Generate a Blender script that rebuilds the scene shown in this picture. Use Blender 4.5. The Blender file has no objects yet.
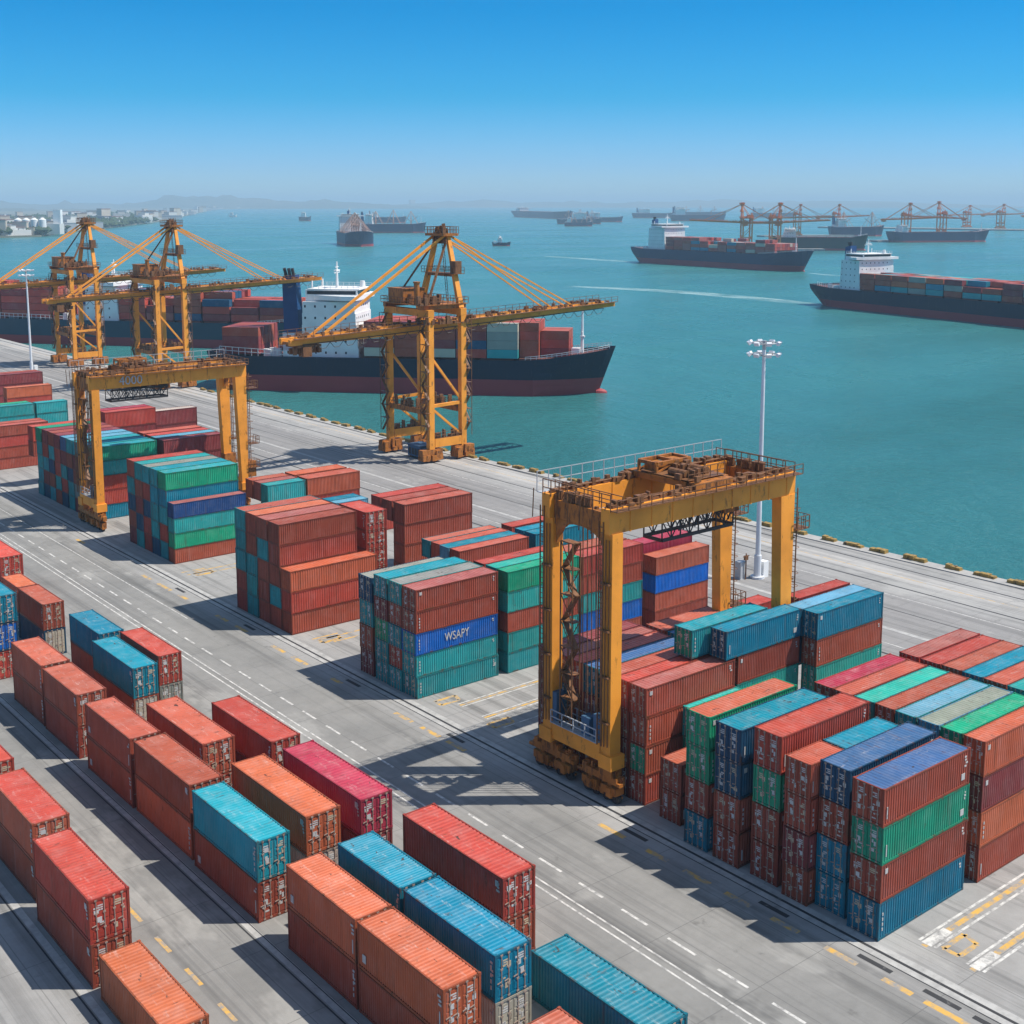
import bpy, math, random
from mathutils import Vector, Matrix
rng = random.Random(7)
S = bpy.context.scene
COL = S.collection

# ------------------------------------------------------------------ camera
cam_d = bpy.data.cameras.new("camera"); cam = bpy.data.objects.new("camera", cam_d); COL.objects.link(cam)
cam_d.sensor_width = 36; cam_d.lens = 44.6184; cam_d.shift_y = -0.109375
cam_d.clip_start = 1; cam_d.clip_end = 120000
cam.matrix_world = Matrix(((0.77361, 0.09719, -0.62616, 0), (-0.63366, 0.11866, -0.76446, 0), (0, 0.98817, 0.15339, 50), (0, 0, 0, 1)))
S.camera = cam
# ------------------------------------------------------------------ sky, sun, exposure
W = bpy.data.worlds.new("World"); S.world = W; W.use_nodes = True
nt = W.node_tree; nt.nodes.clear()
sky = nt.nodes.new('ShaderNodeTexSky'); sky.sky_type = 'NISHITA'; sky.sun_disc = False
sky.sun_elevation = math.radians(57.4); sky.sun_rotation = math.radians(128.7)
sky.altitude = 0; sky.air_density = 1.0; sky.dust_density = 0.25; sky.ozone_density = 2.0
wtc = nt.nodes.new('ShaderNodeTexCoord'); wsx = nt.nodes.new('ShaderNodeSeparateXYZ'); wrp = nt.nodes.new('ShaderNodeValToRGB')
hs = nt.nodes.new('ShaderNodeMix'); hs.data_type = 'RGBA'; hs.blend_type = 'MULTIPLY'; hs.inputs[0].default_value = 1
nt.links.new(wtc.outputs['Generated'], wsx.inputs[0]); nt.links.new(wsx.outputs[2], wrp.inputs[0]); nt.links.new(wrp.outputs[0], hs.inputs[7])
cr = wrp.color_ramp; cr.elements[0].position = 0.0; cr.elements[0].color = (.39, .60, .91, 1); cr.elements[1].position = 1.0; cr.elements[1].color = (1.0, .93, .80, 1)
for zp, cc in ((.028, (.25, .49, .90)), (.08, (.05, .41, .73)), (.145, (.0, .365, .67)), (.25, (.10, .45, .80)), (.45, (.9, .9, .85))):
    e_ = cr.elements.new(zp); e_.color = (*cc, 1)
bg = nt.nodes.new('ShaderNodeBackground'); bg.inputs[1].default_value = 0.138
wo = nt.nodes.new('ShaderNodeOutputWorld')
nt.links.new(sky.outputs[0], hs.inputs[6]); nt.links.new(hs.outputs[2], bg.inputs[0]); nt.links.new(bg.outputs[0], wo.inputs[0])
sd = bpy.data.lights.new("sun", 'SUN'); sd.energy = 4.4; sd.angle = math.radians(0.5); sd.color = (1, 0.94, 0.85)
sun = bpy.data.objects.new("sun", sd); COL.objects.link(sun)
sun.rotation_euler = Vector((-0.50, 0.40, -1.0)).to_track_quat('-Z', 'Y').to_euler()
sun.location = (60, -50, 140)
S.view_settings.view_transform = 'Standard'; S.view_settings.look = 'None'
S.view_settings.exposure = 0.42; S.view_settings.gamma = 1.0

# ------------------------------------------------------------------ helpers
def tag(o, label=None, cat=None, group=None, kind=None):
    if label: o['label'] = label
    if cat: o['category'] = cat
    if group: o['group'] = group
    if kind: o['kind'] = kind
    return o

class MB:
    def __init__(s): s.v = []; s.f = []; s.mi = []; s.cur = 0
    def add(s, vs, fs):
        n = len(s.v); s.v += [tuple(p) for p in vs]
        for f in fs: s.f.append(tuple(i + n for i in f)); s.mi.append(s.cur)
        return s
    def box(s, x0, y0, z0, x1, y1, z1):
        return s.add([(x0,y0,z0),(x1,y0,z0),(x1,y1,z0),(x0,y1,z0),(x0,y0,z1),(x1,y0,z1),(x1,y1,z1),(x0,y1,z1)],
                     [(0,3,2,1),(4,5,6,7),(0,1,5,4),(1,2,6,5),(2,3,7,6),(3,0,4,7)])
    def bar(s, p, q, w, h=None, w2=None, h2=None):
        h = h or w; w2 = w2 or w; h2 = h2 or h
        p = Vector(p); q = Vector(q); d = (q - p).normalized()
        up = Vector((0,0,1)) if abs(d.z) < 0.95 else Vector((0,1,0))
        a = d.cross(up).normalized(); b = a.cross(d).normalized()
        vs = []
        for c, ww, hh in ((p, w, h), (q, w2, h2)):
            for sx, sy in ((-1,-1),(1,-1),(1,1),(-1,1)): vs.append(c + a*sx*ww/2 + b*sy*hh/2)
        return s.add(vs, [(0,1,2,3)[::-1],(4,5,6,7),(0,1,5,4),(1,2,6,5),(2,3,7,6),(3,0,4,7)])
    def tube(s, p, q, r, n=8, r2=None):
        r2 = r if r2 is None else r2
        p = Vector(p); q = Vector(q); d = (q - p).normalized()
        up = Vector((0,0,1)) if abs(d.z) < 0.95 else Vector((0,1,0))
        a = d.cross(up).normalized(); b = a.cross(d)
        vs = [p + (a*math.cos(6.28319*i/n) + b*math.sin(6.28319*i/n))*r for i in range(n)] + \
             [q + (a*math.cos(6.28319*i/n) + b*math.sin(6.28319*i/n))*r2 for i in range(n)]
        fs = [(i, (i+1) % n, n+(i+1) % n, n+i) for i in range(n)] + [tuple(range(n))[::-1], tuple(range(n, 2*n))]
        return s.add(vs, fs)
    def path(s, pts, r, n=5):
        for a, b in zip(pts, pts[1:]): s.tube(a, b, r, n)
        return s
    def rail(s, p, q, h=1.1, step=1.6, r=0.05):
        p = Vector(p); q = Vector(q); L = (q-p).length; n = max(1, round(L/step))
        for i in range(n+1):
            c = p.lerp(q, i/n); s.bar(c, c+Vector((0,0,h)), r*1.6)
        for k in (0.5, 1.0): s.bar(p+Vector((0,0,h*k)), q+Vector((0,0,h*k)), r*1.6)
        return s
    def ladder(s, p, q, w=0.5, step=0.45, ax=(0,1,0)):
        p = Vector(p); q = Vector(q); a = Vector(ax)*w/2
        s.bar(p+a, q+a, 0.09); s.bar(p-a, q-a, 0.09)
        n = int((q-p).length/step)
        for i in range(1, n): c = p.lerp(q, i/n); s.bar(c-a, c+a, 0.05)
        return s
    def poly(s, pts, z0, z1):
        n = len(pts)
        vs = [(x, y, z0) for x, y in pts] + [(x, y, z1) for x, y in pts]
        return s.add(vs, [tuple(range(n))[::-1], tuple(range(n, 2*n))] + [(i, (i+1) % n, n+(i+1) % n, n+i) for i in range(n)])
    def sheet(s, pts, z): return s.add([(x, y, z) for x, y in pts], [tuple(range(len(pts)))])
    def mesh(s, name, mats):
        m = bpy.data.meshes.new(name); m.from_pydata(s.v, [], s.f)
        for k in (mats if isinstance(mats, (list, tuple)) else [mats]): m.materials.append(k)
        if any(s.mi): m.polygons.foreach_set('material_index', s.mi)
        m.update(); return m
    def obj(s, name, mats, parent=None, loc=None, rz=0):
        o = bpy.data.objects.new(name, s.mesh(name, mats)); COL.objects.link(o)
        if parent: o.parent = parent
        if loc: o.location = loc
        if rz: o.rotation_euler = (0, 0, rz)
        return o

def empty(name, loc=(0,0,0), rz=0, label=None, cat=None, group=None):
    o = bpy.data.objects.new(name, None); COL.objects.link(o); o.location = loc; o.rotation_euler = (0, 0, rz)
    o.empty_display_size = 0.5
    return tag(o, label, cat, group)
KIDS = {}
def kids(o):
    if o not in KIDS: KIDS[o] = [c for c in bpy.data.objects if c.parent == o]
    return KIDS[o]
def copy_tree(o, parent=None):
    c = o.copy(); COL.objects.link(c)
    if parent: c.parent = parent
    KIDS[c] = [copy_tree(k, c) for k in kids(o)]
    return c

# ------------------------------------------------------------------ materials
def nodes(name):
    m = bpy.data.materials.new(name); m.use_nodes = True; t = m.node_tree
    return m, t, t.nodes['Principled BSDF']
def N(t, typ, **kw):
    n = t.nodes.new(typ)
    for k, v in kw.items(): setattr(n, k, v)
    return n
def mixc(t, fac, a, b, mode='MIX'):
    n = N(t, 'ShaderNodeMix', data_type='RGBA', blend_type=mode)
    for sock, v in ((n.inputs[0], fac), (n.inputs[6], a), (n.inputs[7], b)):
        if isinstance(v, bpy.types.NodeSocket): t.links.new(v, sock)
        elif isinstance(v, (int, float)): sock.default_value = v
        else: sock.default_value = (*v, 1)
    return n.outputs[2]
def ramp(t, src, lo, hi, v0=0, v1=1):
    n = N(t, 'ShaderNodeMapRange'); t.links.new(src, n.inputs[0])
    for i, v in enumerate((lo, hi, v0, v1)): n.inputs[i+1].default_value = v
    return n.outputs[0]
def noise(t, vec, scale, detail=4, rough=0.6, stretch=None):
    if stretch:
        mp = N(t, 'ShaderNodeMapping'); mp.inputs['Scale'].default_value = stretch; t.links.new(vec, mp.inputs[0]); vec = mp.outputs[0]
    n = N(t, 'ShaderNodeTexNoise'); n.inputs['Scale'].default_value = scale; n.inputs['Detail'].default_value = detail
    n.inputs['Roughness'].default_value = rough; t.links.new(vec, n.inputs['Vector']); return n.outputs['Fac']
def objvec(t, seed=True):
    tc = N(t, 'ShaderNodeTexCoord'); v = tc.outputs['Object']
    if not seed: return v
    oi = N(t, 'ShaderNodeObjectInfo'); mu = N(t, 'ShaderNodeMath', operation='MULTIPLY'); mu.inputs[1].default_value = 531
    t.links.new(oi.outputs['Random'], mu.inputs[0])
    va = N(t, 'ShaderNodeVectorMath', operation='ADD'); t.links.new(v, va.inputs[0]); t.links.new(mu.outputs[0], va.inputs[1])
    return va.outputs[0]
def paint(name, col=None, rust=0.3, streak=0.0, scuff=0.0, rough=0.55, spread=0.5, dirt=0.25, rustcol=(0.10, 0.042, 0.02), fade=0.0, sc=1.0, darken=1.0, spots=None):
    """weathered paint; col None = the object's own colour"""
    m, t, p = nodes(name); v = objvec(t)
    if col is None:
        base = N(t, 'ShaderNodeObjectInfo').outputs['Color']
        if darken != 1: base = mixc(t, 1.0, base, (darken,)*3, 'MULTIPLY')
    else:
        rgb = N(t, 'ShaderNodeRGB'); rgb.outputs[0].default_value = (*col, 1); base = rgb.outputs[0]
    big = noise(t, v, 0.35*sc, 3)
    base = mixc(t, ramp(t, big, 0.35, 0.7, 0, dirt), base, mixc(t, 1.0, base, (0.45, 0.42, 0.4), 'MULTIPLY'))
    if fade: base = mixc(t, ramp(t, noise(t, v, 0.6*sc, 5, 0.7), 0.45, 0.75, 0, fade), base, mixc(t, 0.35, base, (0.62, 0.55, 0.5)))
    st = noise(t, v, 1.5*sc, 6, 0.72, (1, 1, 0.35))
    base = mixc(t, ramp(t, st, 0.74-0.28*spread, 0.80-0.22*spread, 0, rust), base, rustcol)
    if streak:
        base = mixc(t, ramp(t, noise(t, v, 1.0, 5, 0.7, (2.2, 2.2, 0.16)), 0.56, 0.70, 0, streak), base, (0.085, 0.04, 0.022))
        base = mixc(t, ramp(t, noise(t, v, 1.0, 4, 0.65, (1.6, 1.6, 0.1)), 0.60, 0.74, 0, streak*.7), base, mixc(t, 0.5, base, (0.55, 0.5, 0.46)))
    if scuff:
        base = mixc(t, ramp(t, noise(t, v, 1.0, 6, 0.75, (0.5, 3.2, 1)), 0.57, 0.68, 0, scuff), base, mixc(t, 0.55, base, (0.66, 0.58, 0.52)))
        base = mixc(t, ramp(t, noise(t, v, 1.0, 6, 0.75, (3.6, 0.45, 1)), 0.58, 0.66, 0, scuff), base, (0.12, 0.05, 0.03))
    if spots:
        base = mixc(t, ramp(t, noise(t, v, 1.1*sc, 4, 0.65, (0.6, 1.6, 1)), 0.66, 0.70, 0, spots), base, (0.05, 0.028, 0.02))
        base = mixc(t, ramp(t, noise(t, v, 2.3*sc, 3, 0.6, (1.5, 0.3, 1)), 0.69, 0.72, 0, spots*0.8), base, (0.07, 0.04, 0.03))
    t.links.new(base, p.inputs['Base Color'])
    p.inputs['Roughness'].default_value = rough; p.inputs['Specular IOR Level'].default_value = 0.3
    bp = N(t, 'ShaderNodeBump'); bp.inputs['Strength'].default_value = 0.15; bp.inputs['Distance'].default_value = 0.05
    t.links.new(st, bp.inputs['Height']); t.links.new(bp.outputs[0], p.inputs['Normal'])
    return m
M_side = paint('container_side_paint', None, streak=.45, rust=0.6, spread=0.45, dirt=0.38, fade=0.25)
M_roof = paint('container_roof_paint', None, scuff=.5, rust=0.6, spread=0.5, dirt=0.4, fade=0.4, spots=0.95)
M_frame = paint('container_frame_paint', None, rust=0.8, spread=0.8, dirt=0.4, darken=0.62)
M_door = paint('container_door_paint', None, streak=.6, rust=0.6, spread=0.6, dirt=0.5, darken=0.85, sc=1.6)
M_rod = paint('lock_rod_steel', (0.34, 0.25, 0.2), rust=0.7, spread=0.6, sc=2)
M_white = paint('white_marking', (0.50, 0.49, 0.47), rust=0.7, spread=0.6, sc=3)
M_cream = paint('cream_marking', (0.46, 0.38, 0.26), rust=0.4, spread=0.5, sc=3)
M_crane = paint('crane_orange_paint', (0.92, 0.355, 0.042), rust=0.8, spread=0.56, dirt=0.5, sc=0.75, rustcol=(0.21, 0.085, 0.025))
M_crane2 = paint('crane_rusty_orange', (0.46, 0.165, 0.03), rust=0.9, spread=0.85, dirt=0.5, sc=1.2)
M_rust = paint('rusty_steel', (0.22, 0.10, 0.04), rust=0.8, spread=0.9, sc=1.5)
M_dark = paint('dark_greasy_steel', (0.045, 0.04, 0.038), rust=0.5, spread=0.6)
M_galv = paint('galvanised_steel', (0.42, 0.43, 0.44), rust=0.25, spread=0.3, rough=0.45)
M_pole = paint('white_pole_paint', (0.72, 0.74, 0.76), rust=0.15, spread=0.2)
M_bluebox = paint('blue_grey_box', (0.06, 0.13, 0.22), rust=0.4, spread=0.4)
M_hullb = paint('navy_hull_paint', (0.012, 0.022, 0.045), streak=.25, rust=0.35, spread=0.35, sc=0.25)
M_hullt = paint('teal_hull_paint', (0.02, 0.06, 0.09), rust=0.35, spread=0.35, sc=0.25)
M_hullg = paint('blue_hull_paint', (0.018, 0.04, 0.09), rust=0.3, spread=0.3, sc=0.1)
M_boot = paint('red_antifouling', (0.38, 0.05, 0.055), rust=0.35, spread=0.4, sc=0.25)
M_shipw = paint('ship_white_paint', (0.80, 0.80, 0.78), rust=0.3, spread=0.22, sc=0.5)
M_deck = paint('ship_deck_paint', (0.16, 0.06, 0.045), rust=0.5, spread=0.5, sc=0.4)
M_funnel = paint('blue_funnel_paint', (0.012, 0.06, 0.18), rust=0.25, spread=0.3)
M_derrick = paint('pinkish_derrick_paint', (0.50, 0.30, 0.22), rust=0.5, spread=0.4, sc=0.4)
M_glass = paint('dark_window_glass', (0.02, 0.03, 0.04), rust=0.0, rough=0.15)
M_cargo = paint('cargo_box_paint', None, rust=0.35, spread=0.3, fade=0.3)
M_fender = paint('worn_yellow_black_rubber', (0.36, 0.23, 0.06), rust=0.95, spread=0.84, sc=1.0, rustcol=(0.05, 0.035, 0.025))
M_lamp = paint('floodlight_glass', (0.75, 0.77, 0.8), rust=0, rough=0.25)
M_bwall = [paint('pale_building_wall', (0.62, 0.6, 0.56), rust=0.2, spread=0.2, sc=0.02),
           paint('cream_building_wall', (0.52, 0.45, 0.36), rust=0.2, spread=0.2, sc=0.02),
           paint('grey_building_wall', (0.34, 0.34, 0.35), rust=0.2, spread=0.2, sc=0.02)]
M_broof = paint('reddish_building_roof', (0.28, 0.14, 0.10), rust=0.2, sc=0.02)

def ground_mat():
    m, t, p = nodes('weathered_concrete'); v = objvec(t, False)
    sx = N(t, 'ShaderNodeSeparateXYZ'); t.links.new(v, sx.inputs[0])
    wob = noise(t, v, 0.05, 3)
    def band(a, b):                       # 1 between x=a and x=b
        l = ramp(t, sx.outputs[0], a-0.6, a+0.6); r = ramp(t, sx.outputs[0], b-0.6, b+0.6)
        s = N(t, 'ShaderNodeMath', operation='SUBTRACT'); t.links.new(l, s.inputs[0]); t.links.new(r, s.inputs[1]); return s.outputs[0]
    col = mixc(t, ramp(t, noise(t, v, 0.08, 6, 0.65), 0.3, 0.7), (0.265, 0.26, 0.25), (0.36, 0.35, 0.335))
    asphalt = mixc(t, ramp(t, noise(t, v, 0.12, 6, 0.7), 0.3, 0.7), (0.205, 0.202, 0.192), (0.275, 0.268, 0.252))
    col = mixc(t, band(25, 66.5), col, asphalt)
    col = mixc(t, band(112, 139), col, mixc(t, 0.55, col, (0.22, 0.21, 0.205)))
    col = mixc(t, band(144.5, 148.5), col, mixc(t, 0.5, col, (0.50, 0.48, 0.45)))
    # tyre and drag streaks along the quay direction
    col = mixc(t, ramp(t, noise(t, v, 1.0, 5, 0.65, (0.55, 0.012, 1)), 0.50, 0.68, 0, 0.72), col, (0.11, 0.109, 0.106))
    col = mixc(t, ramp(t, noise(t, v, 1.0, 3, 0.55, (1.7, 0.006, 1)), 0.60, 0.68, 0, 0.4), col, (0.13, 0.13, 0.128))
    col = mixc(t, ramp(t, noise(t, v, 1.0, 4, 0.6, (0.9, 0.02, 1)), 0.6, 0.75, 0, 0.35), col, (0.48, 0.47, 0.45))
    # oil spots, patches
    col = mixc(t, ramp(t, noise(t, v, 0.55, 5, 0.6), 0.64, 0.72, 0, 0.4), col, (0.08, 0.078, 0.075))
    col = mixc(t, ramp(t, noise(t, v, 0.16, 3, 0.5), 0.55, 0.62, 0, 0.16), col, (0.13, 0.128, 0.122))
    col = mixc(t, ramp(t, noise(t, v, 0.9, 7, 0.75), 0.35, 0.75, 0, 0.3), col, mixc(t, 1.0, col, (0.55, 0.54, 0.52), 'MULTIPLY'))
    col = mixc(t, ramp(t, noise(t, v, 0.1, 5, 0.7, (1, .5, 1)), 0.56, 0.62, 0, 0.25), col, (0.46, 0.45, 0.42))
    # slab joints
    br = N(t, 'ShaderNodeTexBrick'); br.offset = 0; br.inputs['Scale'].default_value = 1; br.inputs['Mortar Size'].default_value = 0.035
    br.inputs['Brick Width'].default_value = 6; br.inputs['Row Height'].default_value = 8; t.links.new(v, br.inputs['Vector'])
    col = mixc(t, ramp(t, br.outputs['Fac'], 0, 1, 0, 0.45), col, (0.08, 0.08, 0.08))
    t.links.new(col, p.inputs['Base Color']); p.inputs['Roughness'].default_value = 0.85; p.inputs['Specular IOR Level'].default_value = 0.25
    bp = N(t, 'ShaderNodeBump'); bp.inputs['Strength'].default_value = 0.25; bp.inputs['Distance'].default_value = 0.05
    t.links.new(noise(t, v, 2.5, 6, 0.7), bp.inputs['Height']); t.links.new(bp.outputs[0], p.inputs['Normal'])
    return m
M_ground = ground_mat()
def worn(name, c, lo=0.42, hi=0.62, sc=0.9):
    m, t, p = nodes(name); v = objvec(t, False)
    col = mixc(t, ramp(t, noise(t, v, sc, 6, 0.7), lo, hi), c, (0.25, 0.245, 0.235))
    t.links.new(col, p.inputs['Base Color']); p.inputs['Roughness'].default_value = 0.8
    return m
M_wline = worn('worn_white_road_paint', (0.58, 0.565, 0.53), 0.44, 0.62, 1.3)
M_yline = worn('worn_yellow_road_paint', (0.58, 0.34, 0.07), 0.42, 0.60, 1.1)
M_groove = worn('rail_groove', (0.03, 0.03, 0.032), 0.6, 0.8)
M_pale = worn('pale_rail_strip', (0.42, 0.41, 0.39), 0.4, 0.7)
def water_mat():
    m, t, p = nodes('harbour_water'); v = objvec(t, False)
    c = mixc(t, ramp(t, noise(t, v, 0.004, 4, 0.6, (1, 0.45, 1)), 0.35, 0.7), (0.030, 0.165, 0.172), (0.042, 0.205, 0.205))
    c = mixc(t, ramp(t, noise(t, v, 0.0012, 5, 0.65, (0.5, 2, 1)), 0.5, 0.75, 0, 0.5), c, (0.07, 0.25, 0.245))
    t.links.new(c, p.inputs['Base Color'])
    t.links.new(ramp(t, noise(t, v, 0.006, 5, 0.65, (0.6, 1.6, 1)), 0.35, 0.7, 0.14, 0.36), p.inputs['Roughness']); p.inputs['IOR'].default_value = 1.33; p.inputs['Specular IOR Level'].default_value = 0.32
    n1 = noise(t, v, 0.55, 7, 0.72, (1, 0.5, 1)); n2 = noise(t, v, 0.05, 4, 0.6, (1, 0.5, 1))
    ad = N(t, 'ShaderNodeMath', operation='ADD'); t.links.new(n1, ad.inputs[0])
    mu = N(t, 'ShaderNodeMath', operation='MULTIPLY'); mu.inputs[1].default_value = 3.0; t.links.new(n2, mu.inputs[0]); t.links.new(mu.outputs[0], ad.inputs[1])
    bp = N(t, 'ShaderNodeBump'); bp.inputs['Strength'].default_value = 0.8; bp.inputs['Distance'].default_value = 1.3
    t.links.new(ad.outputs[0], bp.inputs['Height']); t.links.new(bp.outputs[0], p.inputs['Normal'])
    return m
M_water = water_mat()
def land_mat(name, a, b, sc):
    m, t, p = nodes(name); v = objvec(t, False)
    c = mixc(t, ramp(t, noise(t, v, sc, 6, 0.7), 0.35, 0.65), a, b); t.links.new(c, p.inputs['Base Color']); p.inputs['Roughness'].default_value = 0.95
    return m
M_land = land_mat('coastal_land', (0.10, 0.11, 0.07), (0.22, 0.20, 0.15), 0.004)
M_hill = land_mat('hill_scrub', (0.05, 0.07, 0.04), (0.14, 0.13, 0.09), 0.0006)
M_wood = land_mat('dark_foliage', (0.02, 0.04, 0.018), (0.05, 0.08, 0.03), 0.03)
def foam_mat():
    m, t, p = nodes('sea_foam'); v = objvec(t, False)
    p.inputs['Base Color'].default_value = (.42, .62, .63, 1); p.inputs['Roughness'].default_value = .7
    t.links.new(ramp(t, noise(t, v, 0.11, 6, 0.7, (1, .35, 1)), .34, .66, .0, .62), p.inputs['Alpha']); return m
M_foam = foam_mat()

# ------------------------------------------------------------------ the setting
WZ = -4.0
def disc(r, z, n=96, inner=None):
    mb = MB(); mb.sheet([(r*math.cos(2*math.pi*i/n), r*math.sin(2*math.pi*i/n)) for i in range(n)], z); return mb
tag(disc(32000, WZ).obj('sea_water', M_water), kind='structure')
EDGE = [(158.2, 12), (151, 200), (151, 620)]
gm = MB(); gm.poly([(-260, -120), (163.5, -120)] + EDGE + [(-260, 620)], -7, 0)
tag(gm.obj('quay_ground', M_ground), kind='structure')
# raised concrete coping along the quay edge
cp = MB()
for (x0, y0), (x1, y1) in (((158.2, 12), (151, 200)), ((151, 200), (151, 620))):
    cp.add([(x0-2.2, y0, 0.006), (x0+0.05, y0, 0.006), (x1+0.05, y1, 0.006), (x1-2.2, y1, 0.006), (x0-2.2, y0, 0.13), (x0+0.05, y0, 0.13), (x1+0.05, y1, 0.13), (x1-2.2, y1, 0.13)],
           [(4,5,6,7), (0,1,5,4), (1,2,6,5), (2,3,7,6), (3,0,4,7)])
tag(cp.obj('quay_coping', worn('pale_quay_concrete', (0.40, 0.385, 0.36), 0.3, 0.8, 0.5)), kind='structure')

wl, yl, gr, pl = MB(), MB(), MB(), MB()
def strip(mb, x0, y0, x1, y1, w, z=0.004):
    d = Vector((x1-x0, y1-y0)).normalized(); n = Vector((-d.y, d.x))*w/2
    mb.sheet([(x0-n.x, y0-n.y), (x1-n.x, y1-n.y), (x1+n.x, y1+n.y), (x0+n.x, y0+n.y)][::-1], z)
X = lambda y, a, b: a + (b-a)*(y-46)/157.0
y = 30
while y < 330:                                            # dashed lane line
    strip(wl, X(y, 59.3, 61.2), y, X(y+2.6, 59.3, 61.2), y+2.6, 0.22); y += 4.6
for a, b in ((56.6, 58.4), (57.3, 59.1)): strip(wl, X(20, a, b), 20, X(330, a, b), 330, 0.16)
strip(wl, 63.6, 140, 64.4, 230, 0.12)
# rail groove of the yard gantries
strip(pl, 69.3, -20, 69.3, 420, 1.5, 0.004); strip(gr, 69.3, -20, 69.3, 420, 0.26, 0.008); strip(gr, 68.55, -20, 68.55, 420, 0.1, 0.008)
for y in (35, 38.5, 43.5, 52, 66, 90, 108, 131, 150): strip(gr, 67.9, y, 67.9, y+2.6, 0.42, 0.008)
for y, l in ((30, 3), (37.3, 3.1), (41.3, 2.2), (45.5, 2.6), (50.3, 2.4), (54.6, 2.4), (58.5, 2.6), (62.8, 2.3), (67.5, 3), (88.5, 2.8), (92.5, 3), (97, 3), (110, 2), (117, 3.4), (122, 3), (131, 3), (136, 3), (147, 2.6), (152, 4), (158, 3), (182, 3)):
    strip(yl, 66.9, y, 66.9, y+l, 0.5)
strip(gr, 94.3, -20, 94.3, 420, 0.26, 0.008)
# lane lines of the near yard
strip(pl, 37.7, 10, 37.95, 330, 0.55); strip(gr, 37.25, 10, 37.5, 330, 0.12, 0.008); strip(gr, 37.9, 10, 38.1, 330, 0.08, 0.008)
strip(pl, 26.0, 10, 26.0, 330, 0.5); strip(gr, 25.6, 10, 25.6, 330, 0.12, 0.008)
for k in range(28): strip(yl, 32.2, 52+k*4.75, 32.2, 54.3+k*4.75, 0.3)
# aisle markings across the yard
for yy in (44.5, 43.3, 40.9, 39.7): strip(wl, 72.6, yy, 118, yy, 0.2)
for yy in (43.9, 40.3): strip(yl, 72.2, yy, 118, yy, 0.42)
strip(wl, 72.5, 43.9, 75.2, 43.9, 0.75, 0.008); strip(wl, 72.5, 40.3, 75.2, 40.3, 0.75, 0.008)
for yy in (97.8, 97.0, 93.8, 93.0, 90.4): strip(wl, 73, yy, 112, yy, 0.16)
for yy in (97.4, 93.4): strip(yl, 73, yy, 90, yy, 0.3)
for bx, by in ((73, 41.7), (71.6, 98.6), (72, 122), (72.6, 156), (72.3, 90.8)):
    for d in ((0, 0, 2.2, 0), (2.2, 0, 2.6, 1.2), (2.6, 1.2, 0, 1.2), (0, 1.2, 0, 0)): strip(yl, bx+d[0], by+d[1], bx+d[2], by+d[3], 0.4)
for yy in (121.6, 123.2, 156.4, 158): strip(yl, 73, yy, 81, yy, 0.35); strip(yl, 71.5, yy+.7, 75, yy+.7, .3)
# quay-side crane rails and lines
for xx in (141.7, 149.3): strip(gr, xx, 60, xx, 600, 0.3, 0.008)
strip(gr, 119, -20, 119, 560, 0.35, 0.008); strip(wl, 122, -20, 122, 560, 0.18); strip(pl, 126.5, -20, 126.5, 560, 0.7); strip(wl, 138, -20, 138, 560, 0.14); strip(gr, 133, 30, 133, 560, 0.18, 0.008)
strip(yl, 145.8, 30, 145.8, 560, 0.16)
tag(wl.obj('road_marking_white', M_wline), kind='structure'); tag(yl.obj('road_marking_yellow', M_yline), kind='structure')
tag(gr.obj('rail_groove', M_groove), kind='structure'); tag(pl.obj('rail_strip', M_pale), kind='structure')

# ------------------------------------------------------------------ shipping containers
PAL = dict(b=((.39,.078,.042), 'brown-red'), m=((.27,.045,.045), 'maroon'), o=((.57,.132,.055), 'orange'), r=((.48,.066,.042), 'red'),
           s=((.48,.108,.06), 'salmon'), p=((.40,.12,.095), 'dusty pink'), x=((.44,.035,.07), 'crimson'),
           t=((.02,.32,.33), 'teal'), a=((.012,.30,.36), 'turquoise'), g=((.008,.34,.18), 'green'), e=((.03,.42,.34), 'sea-green'), u=((.004,.22,.315), 'blue'), d=((.008,.08,.16), 'dark blue'),
           n=((.015,.06,.20), 'navy'), c=((.004,.14,.52), 'cobalt blue'), k=((.055,.14,.30), 'slate blue'), y=((.30,.30,.26), 'grey'), l=((.13,.36,.48), 'pale blue'),
           w=((.52,.46,.36), 'cream'))
def corr(axis, L, H, pitch, depth, base, sign):
    """trapezoid corrugated wall: list of (u, offset)"""
    n = int(L/pitch); q = L/n; out = []
    for i in range(n):
        out += [(i*q, 0), (i*q+q*.28, 0), (i*q+q*.5, 1), (i*q+q*.78, 1)]
    out.append((L, 0)); return [(u, base - sign*depth*o) for u, o in out]
CL, CW, CH = 12.0, 2.5, 2.6
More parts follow.
